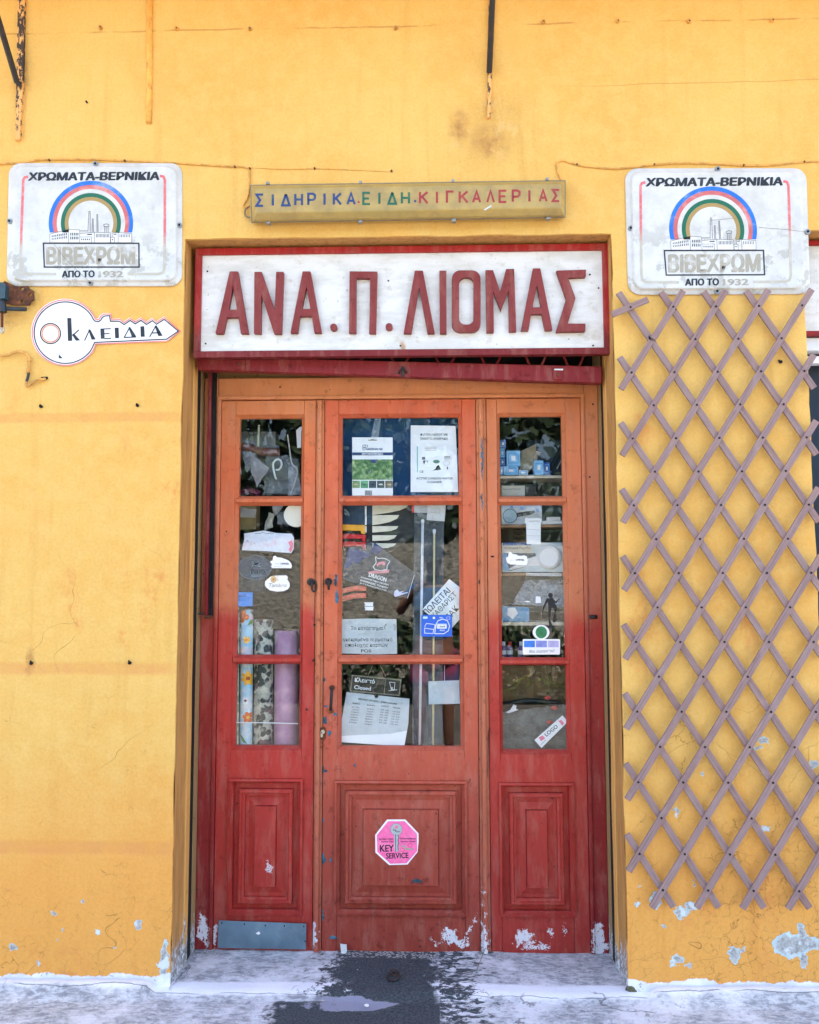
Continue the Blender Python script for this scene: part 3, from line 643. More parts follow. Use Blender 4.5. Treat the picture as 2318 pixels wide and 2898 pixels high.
for cx, dep in ((320, 4), (500, 11), (684, 18), (865, 25), (1045, 30), (1228, 34), (1408, 38), (1560, 40)):
    pts = [(cx-60, 505), (cx-42, 516), (cx-24, 522+dep*.85), (cx-14, 522+dep), (cx+14, 522+dep), (cx+26, 522+dep*.8), (cx+44, 514), (cx+60, 505)]
    obj('wave_rod', tube(BM(), smooth_path([P3(520+a*C, 640+b*C, Yb+.03) for a, b in pts], 3), .0045, 6), M['bar_red'], t)
for nm, lab, x0, x1, col in (('shutter_guide', 'dark red steel shutter guide standing beside the left jamb', 580, 590, 'bar_red'),):
    g = thing(nm, lab, 'shutter guide', (X_(585, .2), .255, 1.4))
    zt_, zb_ = Z_(1052, .26, 600), Z_(1743, .26, 585)
    obj('rail', bx(X_(581, .27), X_(590, .27), .262, .296, zb_, zt_, bev=.002), M['bar_red'], g)
    obj('channel', bx(X_(590, .27)+.001, X_(600, .27), .275, .296, zb_-.004, zt_), M['hole'], g)
    obj('end_stop', tube(BM(), [P3(577, 1746, .262), P3(600, 1746, .262)], .007, 8), M['rust'], g)
    obj('bolt', tube(BM(), [P3(561, 1737, .25), P3(579, 1737, .262)], .004, 6), M['iron'], g)
# ================================================================== doors
dz = lambda r: Z_(r, YD, 1130)
ZB = .006; ZTOP = dz(1129); ZH = dz(1066)
xj0, xj1 = XL+.004, X_(612, YD); xk0, xk1 = X_(1659, YD), XR-.004
ml0, ml1, mr0, mr1 = X_(892, YD), X_(916, YD), X_(1351, YD), X_(1380, YD)
fr = thing('door_frame', 'fixed wooden frame, orange above and dark red below, around three doors', 'door frame', (0, YD, 0))
obj('jamb', bx(xj0+.001, xj1-.006, YD, YD+.07, ZB, ZH, bev=.003), M['frame'], fr); obj('jamb', bx(xk0+.006, xk1-.001, YD, YD+.07, ZB, ZH, bev=.003), M['frame'], fr)
obj('moulding', bx(xj1-.0055, xj1+.010, YD-.008, YD+.06, ZB, ZTOP+.012, bev=.004), M['frame'], fr); obj('moulding', bx(xk0-.010, xk0+.0055, YD-.008, YD+.06, ZB, ZTOP+.012, bev=.004), M['frame'], fr)
obj('head_rail', bx(xj1-.005, xk0+.005, YD+.001, YD+.07, ZTOP+.018, ZH-.001, bev=.003), M['frame'], fr)
obj('moulding', bx(xj1-.0055, xk0+.0055, YD-.009, YD+.06, ZTOP+.001, ZTOP+.0175, bev=.005), M['frame'], fr)
obj('moulding', bx(xj1+.012, xk0-.012, YD+.012, YD+.06, ZTOP-.008, ZTOP, bev=.002), M['frame'], fr)
def mullion(a, b):
    m = (a+b)/2
    o = obj('mullion', bx(a+.001, b-.001, YD-.004, YD+.06, ZB, ZTOP-.002, bev=.003), M['mull'], fr)
    obj('bead', bx(m-.010, m+.008, YD-.018, YD-.0035, ZB+.001, ZTOP-.004, bev=.0065), M['mull'], o)
mullion(ml0, ml1); mullion(mr0, mr1)
for x, r in ((1678, 1144), (1669, 1350), (891, 1768), (888, 1868)): obj('nail_hole', cyl(BM(), at(x, r, YD), .004, YD-.0195 if x < 1000 else YD-.001, YD+.01, 8), M['hole'], fr)
rows_c = [(1181, 1401), (1428, 1855), (1881, 2111)]
def rings(bm, x0, z0, x1, z1, prof, Y):
    """nested rectangles -> moulded frame; prof = [(inset, dy)]"""
    prev = None
    for ins, dy in prof:
        c = [bm.verts.new((a, Y+dy, b)) for a, b in ((x0+ins, z0+ins), (x1-ins, z0+ins), (x1-ins, z1-ins), (x0+ins, z1-ins))]
        if prev:
            for i in range(4): bm.faces.new((prev[i], prev[(i+1) % 4], c[(i+1) % 4], c[i]))
        prev = c
    bm.faces.new(prev); bmesh.ops.recalc_face_normals(bm, faces=bm.faces)
    return bm
def leaf(x0, x1, st0, st1, rows, mat, label, prow, bot, wide):
    """one glazed leaf; st0/st1 = stile widths; rows = pane rows (photo rows)"""
    d = thing('door_leaf', label, 'door', ((x0+x1)/2, YD, 0))
    a, b = x0+st0, x1-st1; top = ZTOP-.004; e = .0009
    obj('stile', bx(x0, a-e, YD, YD+.045, ZB+.004, top, bev=.002), mat, d); obj('stile', bx(b+e, x1, YD, YD+.045, ZB+.004, top, bev=.002), mat, d)
    zr = [(dz(r0), dz(r1)) for r0, r1 in rows]
    g0 = zr[0][0]+.016; g1 = zr[-1][1]-.018
    obj('rail', bx(a, b, YD, YD+.045, g0, top, bev=.0015), mat, d)
    pz0, pz1 = dz(prow[1]), dz(prow[0])
    obj('rail', bx(a, b, YD, YD+.045, pz1, g1, bev=.0015), mat, d)
    s = .012 if wide else .011
    o = obj('rail_face', fin(prism(BM(), [(a-s, pz1+.004), (b+s, pz1+.004), (b-.002, g1-.004), (a+.002, g1-.004)], (), YD-.0012, YD+.001)), mat, d)
    obj('rail', bx(a, b, YD, YD+.045, ZB+.004, pz0, bev=.0015), mat, d)
    # sloped glazing surround
    bm = BM(); w_ = .013
    for (xa, za, xb, zb_) in ((a, g0, b, g0), (b, g0, b, g1), (b, g1, a, g1), (a, g1, a, g0)): pass
    P = [(a, g1), (b, g1), (b, g0), (a, g0)]; Q = [(a+w_, g1+w_), (b-w_, g1+w_), (b-w_, g0-w_), (a+w_, g0-w_)]
    f = [bm.verts.new((p[0], YD+.001, p[1])) for p in P]; k_ = [bm.verts.new((p[0], YD+.022, p[1])) for p in Q]; l_ = [bm.verts.new((p[0], YD+.045, p[1])) for p in Q]
    for i in range(4):
        j = (i+1) % 4; bm.faces.new((f[i], f[j], k_[j], k_[i])); bm.faces.new((k_[i], k_[j], l_[j], l_[i]))
    obj('glazing_bead', fin(bm), mat, d)
    for (u, v), (u2, v2) in zip(zr, zr[1:]):
        m = (v+u2)/2; hh = (v-u2)/2
        obj('muntin', fin(prismx(a+.003, b-.003, [(YD-.004, m+.006), (YD-.004, m-.006), (YD+.022, m-hh), (YD+.04, m-hh), (YD+.04, m+hh), (YD+.022, m+hh)])), mat, d)
    lims = [g0-.006]+[(v+u2)/2 for (u, v), (u2, v2) in zip(zr, zr[1:])]+[g1+.006]
    for za, zb_ in zip(lims, lims[1:]): obj('pane', bx(a+.008, b-.008, YG, YG+.0018, zb_+.004, za-.004), M['glass'], d)
    prof = [(0, 0), (.0015, .004), (.003, -.010), (.011, -.013), (.016, -.003), (.022, .006), (.0235, .022), (.044, .019), (.0455, .001), (.050, -.003), (.058, -.004), (.062, .004), (.070, .006), (.0715, .018), (.084, .019)]
    prof += [(.116 if wide else .110, .010), (.1175 if wide else .1115, .013), (.119 if wide else .113, -.002)]
    o = obj('panel', rings(BM(), a-s, pz0-.004, b+s, pz1+.004, prof, YD), mat, d)
    return d, a, b
def prismx(x0, x1, prof):
    bm = BM(); A = [bm.verts.new((x0, y, z)) for y, z in prof]; B = [bm.verts.new((x1, y, z)) for y, z in prof]; n = len(prof)
    bm.faces.new(A); bm.faces.new(B[::-1])
    for i in range(n): bm.faces.new((A[i], A[(i+1) % n], B[(i+1) % n], B[i]))
    return bm
dL, _, _ = leaf(xj1+.012, ml0-.0015, X_(661, YD)-xj1-.012, ml0-.0015-X_(857, YD), rows_c, M['leafL'], 'narrow left door leaf, red below, orange above, with steel kick plate', (2206, 2592), 0, False)
dC, _, _ = leaf(ml1+.0015, mr0-.0015, X_(957, YD)-ml1-.0015, mr0-.0015-X_(1310, YD), rows_c, M['leafC'], 'wide middle door leaf with iron pull handle and pink key sticker', (2210, 2590), 0, True)
dR, _, _ = leaf(mr1+.0015, xk0-.012, X_(1411, YD)-mr1-.0015, xk0-.012-X_(1608, YD), [(1181, 1405), (1430, 1862), (1884, 2120)], M['leafR'], 'narrow right door leaf with white paint splashes along its foot', (2214, 2590), 0, False)
# kick plate
M['zinc'] = plain('zinc_sheet', (96, 122, 140), .45, .18, 9, .2, metal=.35, dirt=(150, 170, 180), dirt_amt=.4)
kp = obj('kick_plate', fin(prism(BM(), pp([(619, 2605), (867, 2614), (866, 2687), (616, 2683)], YD-.014), (), YD-.0145, YD-.013)), M['zinc'], dL)
for x, y in ((628, 2612), (692, 2615), (751, 2619), (805, 2620), (860, 2622), (864, 2664)): obj('screw', cyl(BM(), at(x, y, YD-.0145), .0028, YD-.0165, YD-.0142, 8), M['hole'], kp)
obj('paint_fleck', fin(prism(BM(), pp([(724, 2641), (733, 2636), (737, 2642), (731, 2646)], YD-.0145), (), YD-.0155, YD-.0146)), M['white'], kp)
# hardware on the doors
def ring_pull(px, py, parent, Y, open_):
    o = obj('escutcheon', cyl(BM(), at(px, py, Y), .0155, Y-.007, Y, 20), M['iron'], parent, smooth=False)
    bm = BM()
    c = P3(px, py, Y-.012)
    if open_:
        tube(bm, [c+Vector((.018+.0175*math.cos(t_)*.55-.004, -.006+.004*math.sin(t_), -.018+.021*math.sin(t_))) for t_ in [6.2832*i/20 for i in range(21)]], .0042, 8, False)
        tube(bm, [P3(px, py, Y), P3(px+3, py+2, Y-.02)], .006)
    else:
        tube(bm, [c+Vector((0, 0, .005)), c+Vector((.002, -.012, -.004)), c+Vector((.002, -.012, -.034))], [.008, .006, .0045])
    obj('ring' if open_ else 'thumb_turn', bm, M['iron'], o, smooth=True)
ring_pull(880, 1647, dL, YD, True); ring_pull(930, 1646, dC, YD, False)
h = obj('handle', tube(BM(), smooth_path([P3(939, 1949, YD-.004), P3(939, 1952, YD-.03), P3(937.5, 1978, YD-.042), P3(936, 2005, YD-.03), P3(936, 2008, YD-.004)], 5), .0062, 10), M['iron'], dC, smooth=True)
for x, y in ((940, 1946), (936, 2012)):
    f = obj('fixing_plate', fin(prism(BM(), pp(ell(x, y, 8.5, 7.5, 16), YD), (), YD-.004, YD)), M['rust'], h)
lk = obj('lock', fin(prism(BM(), pp(rrect(906, 2057, 922, 2094, 6), YD), (), YD-.005, YD)), M['rust'], dC)
bm = BM(); cyl(bm, at(914.5, 2070, YD), .0085, YD-.014, YD-.004, 16); box(bm, X_(911.5, YD), X_(917.5, YD), YD-.014, YD-.004, at(914, 2085, YD)[1], at(914, 2072, YD)[1], bev=.001); obj('cylinder', bm, M['steel'], lk)
obj('keyhole', bx(X_(913.8, YD), X_(915.2, YD), YD-.0155, YD-.0142, at(914, 2074, YD)[1], at(914, 2068, YD)[1]), M['hole'], lk)
obj('knocked_out_hole', fin(prism(BM(), pp([(900, 2062), (906, 2066), (906, 2100), (902, 2120), (898, 2100)], YD), (), YD-.0012, YD)), M['hole'], dC)
o = obj('latch_knob', tube(BM(), [P3(1669, 1746, YD-.006), P3(1690, 1746, YD-.006)], .0075, 10), M['iron'], fr, smooth=True)
bm = BM(); tube(bm, smooth_path([P3(1385, 2060, YD-.004), P3(1388, 2062, YD-.012), P3(1384, 2068, YD-.01), P3(1382, 2100, YD-.006), P3(1381, 2200, YD-.004)], 5), .0016, 6); obj('wire_hook', bm, M['iron'], dR)
obj('mark', fin(prism(BM(), pp([(1388, 1573), (1400, 1573), (1396, 1578), (1390, 1577)], YD), (), YD-.001, YD)), M['hole'], dR)
# wedge of folded card under the middle door, straw against the mullion
tag(obj('folded_card', fin(prism(BM(), pp([(963, 2671), (981, 2673), (982, 2690), (979, 2702), (966, 2702), (965, 2690)], YD-.02), (), YD-.022, YD-.019)), M['paper']), 'small folded card wedged under the middle door', 'card')
tag(obj('straw', tube(BM(), [P3(1374, 2683, YD-.03), gnd(1352, 2738, .02), gnd(1350, 2745, .018)], .0016, 6), M['gasket']), 'thin grey straw leaning against the right mullion foot', 'straw')
# ================================================================== trellis on the right pier
tr = thing('trellis', 'mauve wooden diamond trellis with broken top left corner on yellow wall', 'trellis', (X_(2020, 0), -.02, 1.3))
NODE = {}
s_ = 618/1666
def addrow(r, pts, ox, oy, sc=s_): NODE[r] = [at(ox+x*sc, oy+y*sc, -.028) for x, y in pts]
addrow(0, [(220, 193), (540, 193), (873, 193), (1205, 190), (1535, 184)], 1700, 800)
addrow(2, [(212, 699), (538, 698), (873, 695), (1210, 693), (1545, 692)], 1700, 800)
addrow(8, [(240, 196), (569, 198), (902, 200), (1239, 201), (1575, 201)], 1700, 1550)
addrow(16, [(278, 613), (634, 613), (991, 616), (1351, 617), (1712, 620)], 1718, 2200, 600/1725)
gx0 = sum(NODE[r][0][0] for r in (0, 2, 8, 16))/4; gdx = sum((NODE[r][4][0]-NODE[r][0][0])/4 for r in NODE)/4
ga = sum((NODE[16][i][0]-NODE[0][i][0]) for i in range(5))/5/16
gz0 = sum(p[1] for p in NODE[0])/5; gz16 = sum(p[1] for p in NODE[16])/5; gdz = (gz0-gz16)/16
def node(c, r): return Vector((gx0-ga*8+ga*r+c*gdx, 0, gz0-r*gdz))
SW = .0119
def slat(p, q, Y, nm='slat'):
    L = (q-p).length; m = (p+q)/2
    o = obj(nm, bx(-L/2, L/2, -.0045, .0045, -SW, SW, bev=.0012), M['slat'], tr)
    o.location = (m.x, Y+random.uniform(-.0006, .0006), m.z); o.rotation_euler = (0, -math.atan2(q.z-p.z, q.x-p.x), 0)
    return o
NMESH = None
def nail(s, c, r, Y, rad=.0042):
    global NMESH
    p = node(c, r); L = s.location; a = s.rotation_euler[1]
    d = Vector((p.x-L.x, 0, p.z-L.z)); R_ = Matrix.Rotation(-a, 3, 'Y'); l = R_ @ d
    if NMESH is None:
        b = cyl(BM(), (0, 0), .0040, -.0015, .0006, 10); NMESH = bpy.data.meshes.new('nail'); b.to_mesh(NMESH); b.free(); NMESH.materials.append(M['hole'])
    o = bpy.data.objects.new('nail', NMESH); COL.objects.link(o); o.parent = s; o.location = (l.x, -.0052, l.z)
def dirn(sg): v = Vector((gdx/2, 0, gdz*sg)); return v
NR = 17
def has(c, r): return 0 <= r <= NR and (c >= -.01) and (c <= 4.01 if r % 2 == 0 else c <= 3.51 if r < NR+1 else False)
FW = Vector((gdx/2, 0, gdz)); BW = Vector((gdx/2, 0, -gdz)); YF, YB = -.038, -.0275
# slats rising to the right lie in front, those falling to the right behind
starts = {}
for r in range(NR+1):
    for i in range(5 if r % 2 == 0 else 4):
        c = i+(.5 if r % 2 else 0)
        starts[(c, r)] = 1
def chain(c, r, dc, dr):
    out = []
    while (c, r) in starts: out.append((c, r)); c += dc; r += dr
    return out
for (c, r) in list(starts):
    if (c-.5, r+1) not in starts:                     # lower left end of a rising slat
        ch = chain(c, r, .5, -1)
        p, q = node(*ch[0])-FW*.50, node(*ch[-1])+FW*.50
        if ch[0] == (0, 0): pass
        elif ch[0] == (0, 2) and len(ch) == 3:
            k1 = node(.5, 1)
            s1 = slat(p, k1-FW*.04, YF); nail(s1, 0, 2, YF)
            s2 = slat(k1+FW*.02+Vector((.002, 0, 0)), q, YF-.0012); nail(s2, 1, 0, YF)
        else:
            s1 = slat(p, q, YF)
            for n_ in ch: nail(s1, *n_, YF)
    if (c-.5, r-1) not in starts and (c, r) != (4, 0):                     # upper left end of a falling slat
        ch = chain(c, r, .5, 1)
        p, q = node(*ch[0])-BW*.50, node(*ch[-1])+BW*.50
        slat(p, q, YB)
n0 = node(0, 0)
s1 = slat(Vector((at(1730, 893, -.03)[0], 0, at(1730, 893, -.03)[1])), Vector((at(1832, 850, -.03)[0], 0, at(1832, 850, -.03)[1])), YF-.001); nail(s1, 0, 0, YF)
bm = BM(); tube(bm, [P3(1700+512*s_, 800+198*s_, -.037), P3(1700+545*s_, 800+200*s_, -.041), P3(1700+578*s_, 800+206*s_, -.030)], .0028, 6); obj('tie_wire', bm, M['hole'], tr)
bm = BM(); tube(bm, [P3(1700+368*s_, 800+405*s_, -.030), P3(1700+378*s_, 800+440*s_, -.038), P3(1700+384*s_, 800+482*s_, -.032)], .0028, 6); obj('tie_wire', bm, M['hole'], tr)
# ================================================================== paint shop signs
A3 = 560/1725
def left_map(x, y): return (x*A3, 430+y*A3)
_l = [(790, 255), (430, 700), (1160, 700), (375, 795), (1213, 1007), (250, 240), (1380, 240), (843, 117), (97, 615), (1573, 650), (797, 1152), (110, 110), (1590, 110), (60, 1165), (1580, 1165)]
_r = [(930, 275), (583, 690), (1275, 690), (530, 780), (1315, 968), (370, 270), (1438, 255), (884, 145), (205, 618), (1605, 640), (903, 1101), (190, 135), (1600, 145), (190, 1125), (1618, 1125)]
_A = np.array([[x, y, 1, x*y*1e-3] for x, y in _l]); _B = np.array(_r)
_Mx = np.linalg.lstsq(_A, _B, rcond=None)[0]
def right_map(x, y):
    u = np.array([x, y, 1, x*y*1e-3]) @ _Mx; return (1700+float(u[0])*618/1725, 430+float(u[1])*618/1725)
def paint_sign(mp, label, faded, Yp):
    T = lambda pts: [mp(*p) for p in pts]
    c = at(*mp(800, 640), 0)
    g = thing('paint_sign', label, 'sign', (c[0], -.01, c[1]), 'white paint maker signs')
    # moulded plate: flange, rolled lip, raised centre
    bm = BM(); prev = None
    prof = [(0, .0), (0, -.005), (8, -.008), (34, -.009), (42, -.012), (54, -.0205), (62, -.0220), (72, -.0208), (78, -.020)]
    base = [(62, 97), (1592, 97), (1585, 1175), (58, 1172)]
    for ins, y in prof:
        pts = rrect(78+ins, 97+ins*.62, 1590-ins, 1172-ins, 105-ins*.45, 7)
        pts = [(x-(yy-97)/1075*22*(1-(x-78)/1512), yy) for x, yy in pts]
        ring = [bm.verts.new(P3(*mp(*p), Yp+y)) for p in pts]
        if prev:
            for i in range(len(ring)): j = (i+1) % len(ring); bm.faces.new((prev[i], prev[j], ring[j], ring[i]))
        prev = ring
    bm.faces.new(prev); obj('plate', fin(bm), M['plastic'], g, smooth=True)
    Yt = Yp-.020
    for x, y in ((843, 117), (97, 615), (1573, 650), (797, 1152)):
        s0 = obj('washer', cyl(BM(), at(*mp(x, y), Yp), .0105, Yp-.0145, Yp-.008, 18), M['screw'], g); obj('screw', cyl(BM(), at(*mp(x, y), Yp), .0045, Yp-.0175, Yp-.0145, 10), M['hole'], s0)
    cx, cy = 793, 620
    for ro, ri, m, nm in ((368, 333, 'blue', 'blue_arc'), (332, 298, 'pinkband', 'pink_arc'), (262, 228, 'green', 'green_arc'), (227, 196, 'tan', 'tan_arc')):
        def arc(R): return ell(cx, cy, R, R*1.0, 40, 180-math.degrees(math.asin(min(1, 82/R))), 360+math.degrees(math.asin(min(1, 82/R))))
        flat(nm, T(arc(ro)+arc(ri)[::-1]), Yt, M[m], g, .0006)
    # factory, line drawn
    fac = [[(435, 715), (598, 675), (598, 790), (435, 790)], [(598, 675), (695, 680), (695, 790), (598, 790)], [(695, 712), (822, 700), (822, 790), (695, 790)], [(695, 742), (798, 740), (798, 790), (695, 790)],
           [(822, 700), (962, 706), (962, 790), (822, 790)], [(965, 744), (998, 744), (998, 790), (965, 790)], [(985, 706), (1030, 703), (1030, 790), (998, 790), (998, 744), (985, 744)], [(1030, 703), (1148, 713), (1148, 790), (1030, 790)]]
    for fi, f in enumerate(fac): flat('factory_block', T(f), Yt, M['factory'], g, .0006+fi*.00003)
    bm = BM(); wd = 3.0*.36
    for f in fac: stroke(bm, T(f), wd, Yt, .0010, True)
    stroke(bm, T([(766, 697), (775, 518), (786, 518), (786, 697)]), wd, Yt, .0010); stroke(bm, T([(803, 697), (805, 584), (813, 584), (814, 697)]), wd, Yt, .0010); stroke(bm, T([(845, 697), (843, 545), (851, 545), (855, 697)]), wd, Yt, .0010)
    stroke(bm, T([(697, 692), (712, 684), (722, 692), (737, 684), (747, 692), (762, 684)]), wd, Yt, .001)
    stroke(bm, T([(905, 650), (903, 634), (927, 626), (950, 634), (948, 650), (905, 650)]), wd, Yt, .001)
    for a in (912, 926, 942): stroke(bm, T([(a, 650), (a, 702)]), wd, Yt, .001)
    for i in range(9):
        x = 455+i*15.5; y0 = 738-i*2.6
        for yy, hh in ((y0, 14+i*.7), (y0+24+i*.6, 11+i*.9)): stroke(bm, T([(x, yy-hh/2-4), (x, yy+hh/2-2)]), 7*.33, Yt, .001)
    for i in range(5):
        for yy in (716, 750): stroke(bm, T([(617+i*15.5, yy-12), (617+i*15.5, yy+12)]), 8*.33, Yt, .001)
    for i in range(10): stroke(bm, T([(840+i*12, 715), (840+i*12, 745)]), 5*.33, Yt, .001)
    for i in range(7): stroke(bm, T([(1046+i*14, 718), (1046+i*14, 744)]), 5*.33, Yt, .001)
    for i in range(5): stroke(bm, T([(712+i*17, 755), (712+i*17, 769)]), 8*.33, Yt, .001)
    stroke(bm, T([(760, 720), (803, 718)]), 9*.33, Yt, .001); stroke(bm, T([(994, 718), (1016, 716)]), 8*.33, Yt, .001); stroke(bm, T([(975, 764), (986, 764)]), 9*.33, Yt, .001)
    obj('factory_outline', bm, M['ink'], g)
    bm = BM(); stroke(bm, T([(378, 795), (1210, 796), (1212, 1003), (386, 1003)]), 11*.34, Yt, .0012, True); obj('box_outline', bm, M['ink'], g)
    # coloured rule round the print
    bm = BM(); stroke(bm, T([(245, 215), (215, 222), (203, 245), (196, 420), (186, 700), (178, 1000), (184, 1045), (215, 1062), (490, 1064)]), 22*.33, Yt, .0006); obj('rule', bm, M['rule'], g)
    bm = BM(); stroke(bm, T([(1395, 208), (1425, 215), (1437, 245), (1437, 420), (1436, 700), (1433, 1010), (1420, 1050), (1385, 1063), (1112, 1064)]), 22*.33, Yt, .0006); obj('rule', bm, M['rule'], g)
    m = mp; h1 = (m(0, 240)[1]-m(0, 180)[1])
    text('lettering', 'ΧΡΩΜΑΤΑ-ΒΕΡΝΙΚΙΑ', m(250, 248), m(1384, 242), h1*1.12, Yt, M['ink'], g, .062, .0007, shear=.10)
    hb = m(0, 975)[1]-m(0, 832)[1]
    text('lettering', 'ΒΙΒΕΧΡΩΜ', m(410, 976), m(1172, 974), hb, Yt, M['ghost'], g, .055, .0007)
    h3 = m(0, 1090)[1]-m(0, 1038)[1]
    text('lettering', 'ΑΠΟ ΤΟ', m(543, 1092), m(822, 1090), h3*1.05, Yt, M['ink'], g, .06, .0007)
    text('lettering', '1932', m(862, 1092), m(1070, 1090), h3*1.05, Yt, M['ghost'], g, .05, .0007)
    bm = BM()
    if faded: stroke(bm, T([(780, 540), (930, 525), (970, 520), (1020, 540)]), 1.0, Yt, .0016); stroke(bm, T([(1180, 600), (1300, 612), (1420, 620), (1560, 640)]), 1.0, Yt, .0016)
    else: stroke(bm, T([(450, 780), (560, 920), (680, 1040), (785, 1135)]), 1.0, Yt, .0016)
    obj('crack', bm, M['gasket'], g)
    return g
M['factory'] = plain('print_grey_white', (220, 220, 216), .5, .05, 40, 0, dirt=(196, 192, 180), dirt_amt=.7)
paint_sign(left_map, 'white paint sign with rainbow and factory, above the key sign', False, 0)
paint_sign(right_map, 'white paint sign with rainbow and factory, above the wooden trellis', True, 0)
# ================================================================== key sign
ky = thing('key_sign', 'white key-shaped sign reading ΚΛΕΙΔΙΑ on the left pier', 'sign', (X_(250, 0), -.01, Z_(940, 0)))
def K3(l): return [left_map(*p) for p in l]
circ = [(570+272*math.cos(math.radians(a)), 1575+268*math.sin(math.radians(a))) for a in range(38, 322, 6)]
shaft = [(800, 1432), (815, 1462), (835, 1478), (858, 1480), (880, 1465), (892, 1443), (912, 1430), (955, 1427), (962, 1476), (1040, 1476), (1082, 1505), (1135, 1469), (1178, 1499), (1230, 1468), (1277, 1504), (1330, 1471), (1365, 1502), (1432, 1459), (1555, 1562), (1452, 1632), (825, 1660), (800, 1715)]
outline = circ+shaft
def offs(pts, d):
    n = len(pts); o = []
    ar = sum(pts[i][0]*pts[(i+1) % n][1]-pts[(i+1) % n][0]*pts[i][1] for i in range(n)); sg_ = 1 if ar > 0 else -1
    for i in range(n):
        a, b, c = Vector(pts[i-1]), Vector(pts[i]), Vector(pts[(i+1) % n])
        t = ((b-a).normalized()+(c-b).normalized()); t = t.normalized() if t.length else (c-b).normalized()
        m = Vector((t.y, -t.x))*sg_*d; o.append((b.x+m.x, b.y+m.y))
    return o
big = offs(outline, 24)
hole = ell(440, 1583, 88, 88, 28)
Yk = -.001
flat('plate', K3(big), Yk, M['white2'], ky, .003)
for d, wd, m, dy in ((17, 9, 'redline', .0036), (0, 10, 'ink', .0036)):
    bm = BM(); stroke(bm, K3(offs(outline, d)), wd*A3, Yk, dy, True); obj('outline', bm, M.setdefault('redline', plain('sign_red_line', (222, 106, 92), .5, .1, 30, 0, dirt=(240, 190, 170), dirt_amt=.6)) if m == 'redline' else M['ink'], ky)
flat('key_eye', K3(ell(440, 1583, 84, 84, 28)), Yk, plain('key_eye_tint', (240, 224, 198), .6, .05, 30, 0), ky, .0034)
bm = BM(); stroke(bm, K3(hole), 10*A3, Yk, .0038, True); obj('outline', bm, M['ink'], ky)
bm = BM(); stroke(bm, K3(ell(440, 1583, 74, 74, 28)), 8*A3, Yk, .0038, True); obj('outline', bm, M['redline'], ky)
def glyph(polys=(), strokes=(), par=ky, m='ink', Y=Yk, dy=.0038, wd=3.2):
    bm = BM()
    for p in polys: prism(bm, pp(K3(p), Y), (), Y-dy-.0002, Y-dy+.0002)
    for s in strokes: stroke(bm, K3(s), wd, Y, dy)
    obj('letter', fin(bm), M[m], par)
glyph([[(590, 1450), (625, 1450), (633, 1648), (596, 1650)], [(632, 1596), (648, 1584), (702, 1645), (665, 1648)]], [[(632, 1602), (688, 1550)]])
glyph([[(772, 1550), (790, 1549), (838, 1637), (802, 1639)]], [[(737, 1644), (780, 1552)]])
glyph([[(878, 1542), (912, 1541), (916, 1630), (882, 1632)]], [[(905, 1543), (966, 1541)], [(910, 1585), (955, 1583)], [(910, 1628), (970, 1624)]])
glyph([[(1003, 1535), (1037, 1534), (1041, 1625), (1007, 1627)]])
glyph([[(1122, 1530), (1138, 1529), (1192, 1612), (1152, 1615)]], [[(1082, 1618), (1130, 1530)], [(1078, 1617), (1185, 1613)]])
glyph([[(1227, 1523), (1260, 1522), (1265, 1613), (1230, 1615)]])
glyph([[(1350, 1516), (1368, 1515), (1422, 1605), (1383, 1608)]], [[(1304, 1612), (1358, 1517)], [(1325, 1578), (1388, 1576)]])
bm = BM(); stroke(bm, K3([(515, 1765), (635, 1758), (636, 1792), (516, 1800)]), .6, Yk, .0036, True); prism(bm, pp(K3([(515, 1766), (550, 1800), (516, 1800)]), Yk), (), Yk-.0037, Yk-.0034); obj('maker_mark', fin(bm), M['ink'], ky)
# ================================================================== light box over the door
c6x = 960/1725
lb = thing('light_box', 'long yellowed fluorescent light box lettered ΣΙΔΗΡΙΚΑ.ΕΙΔΗ.ΚΙΓΚΑΛΕΡΙΑΣ above the door', 'sign', (X_(1150, 0), -.05, Z_(565, 0)))
def lbq(u, v, y, iu=0, iv=0):
    a, b, c, d = (50, 95), (1655, 71), (1655, 264), (56, 290)
    x = (a[0]+iu)*(1-u)*(1-v)+(b[0]-iu)*u*(1-v)+(c[0]-iu)*u*v+(d[0]+iu)*(1-u)*v
    yy = (a[1]+iv)*(1-u)*(1-v)+(b[1]+iv)*u*(1-v)+(c[1]-iv)*u*v+(d[1]-iv)*(1-u)*v
    return P3(680+x*c6x, 470+yy*c6x, y)
def lring(bm, iu, iv, y, n=10):
    return [bm.verts.new(lbq(u, v, y, iu, iv)) for u, v in ((0, 0), (1, 0), (1, 1), (0, 1))]
def lbox(name, prof, mat, cap=True):
    bm = BM(); prev = None
    for iu, iv, y in prof:
        c = lring(bm, iu, iv, y)
        if prev:
            for i in range(4): bm.faces.new((prev[i], prev[(i+1) % 4], c[(i+1) % 4], c[i]))
        prev = c
    if cap: bm.faces.new(prev)
    o = obj(name, fin(bm), mat, lb); md = o.modifiers.new('b', 'BEVEL'); md.width = .004; md.segments = 2; md.limit_method = 'ANGLE'; md.angle_limit = math.radians(25); return o
lbox('housing', [(6, 6, 0), (4, 4, -.035), (0, 0, -.036), (0, 0, -.044), (4, 4, -.045)], M['gasket'])
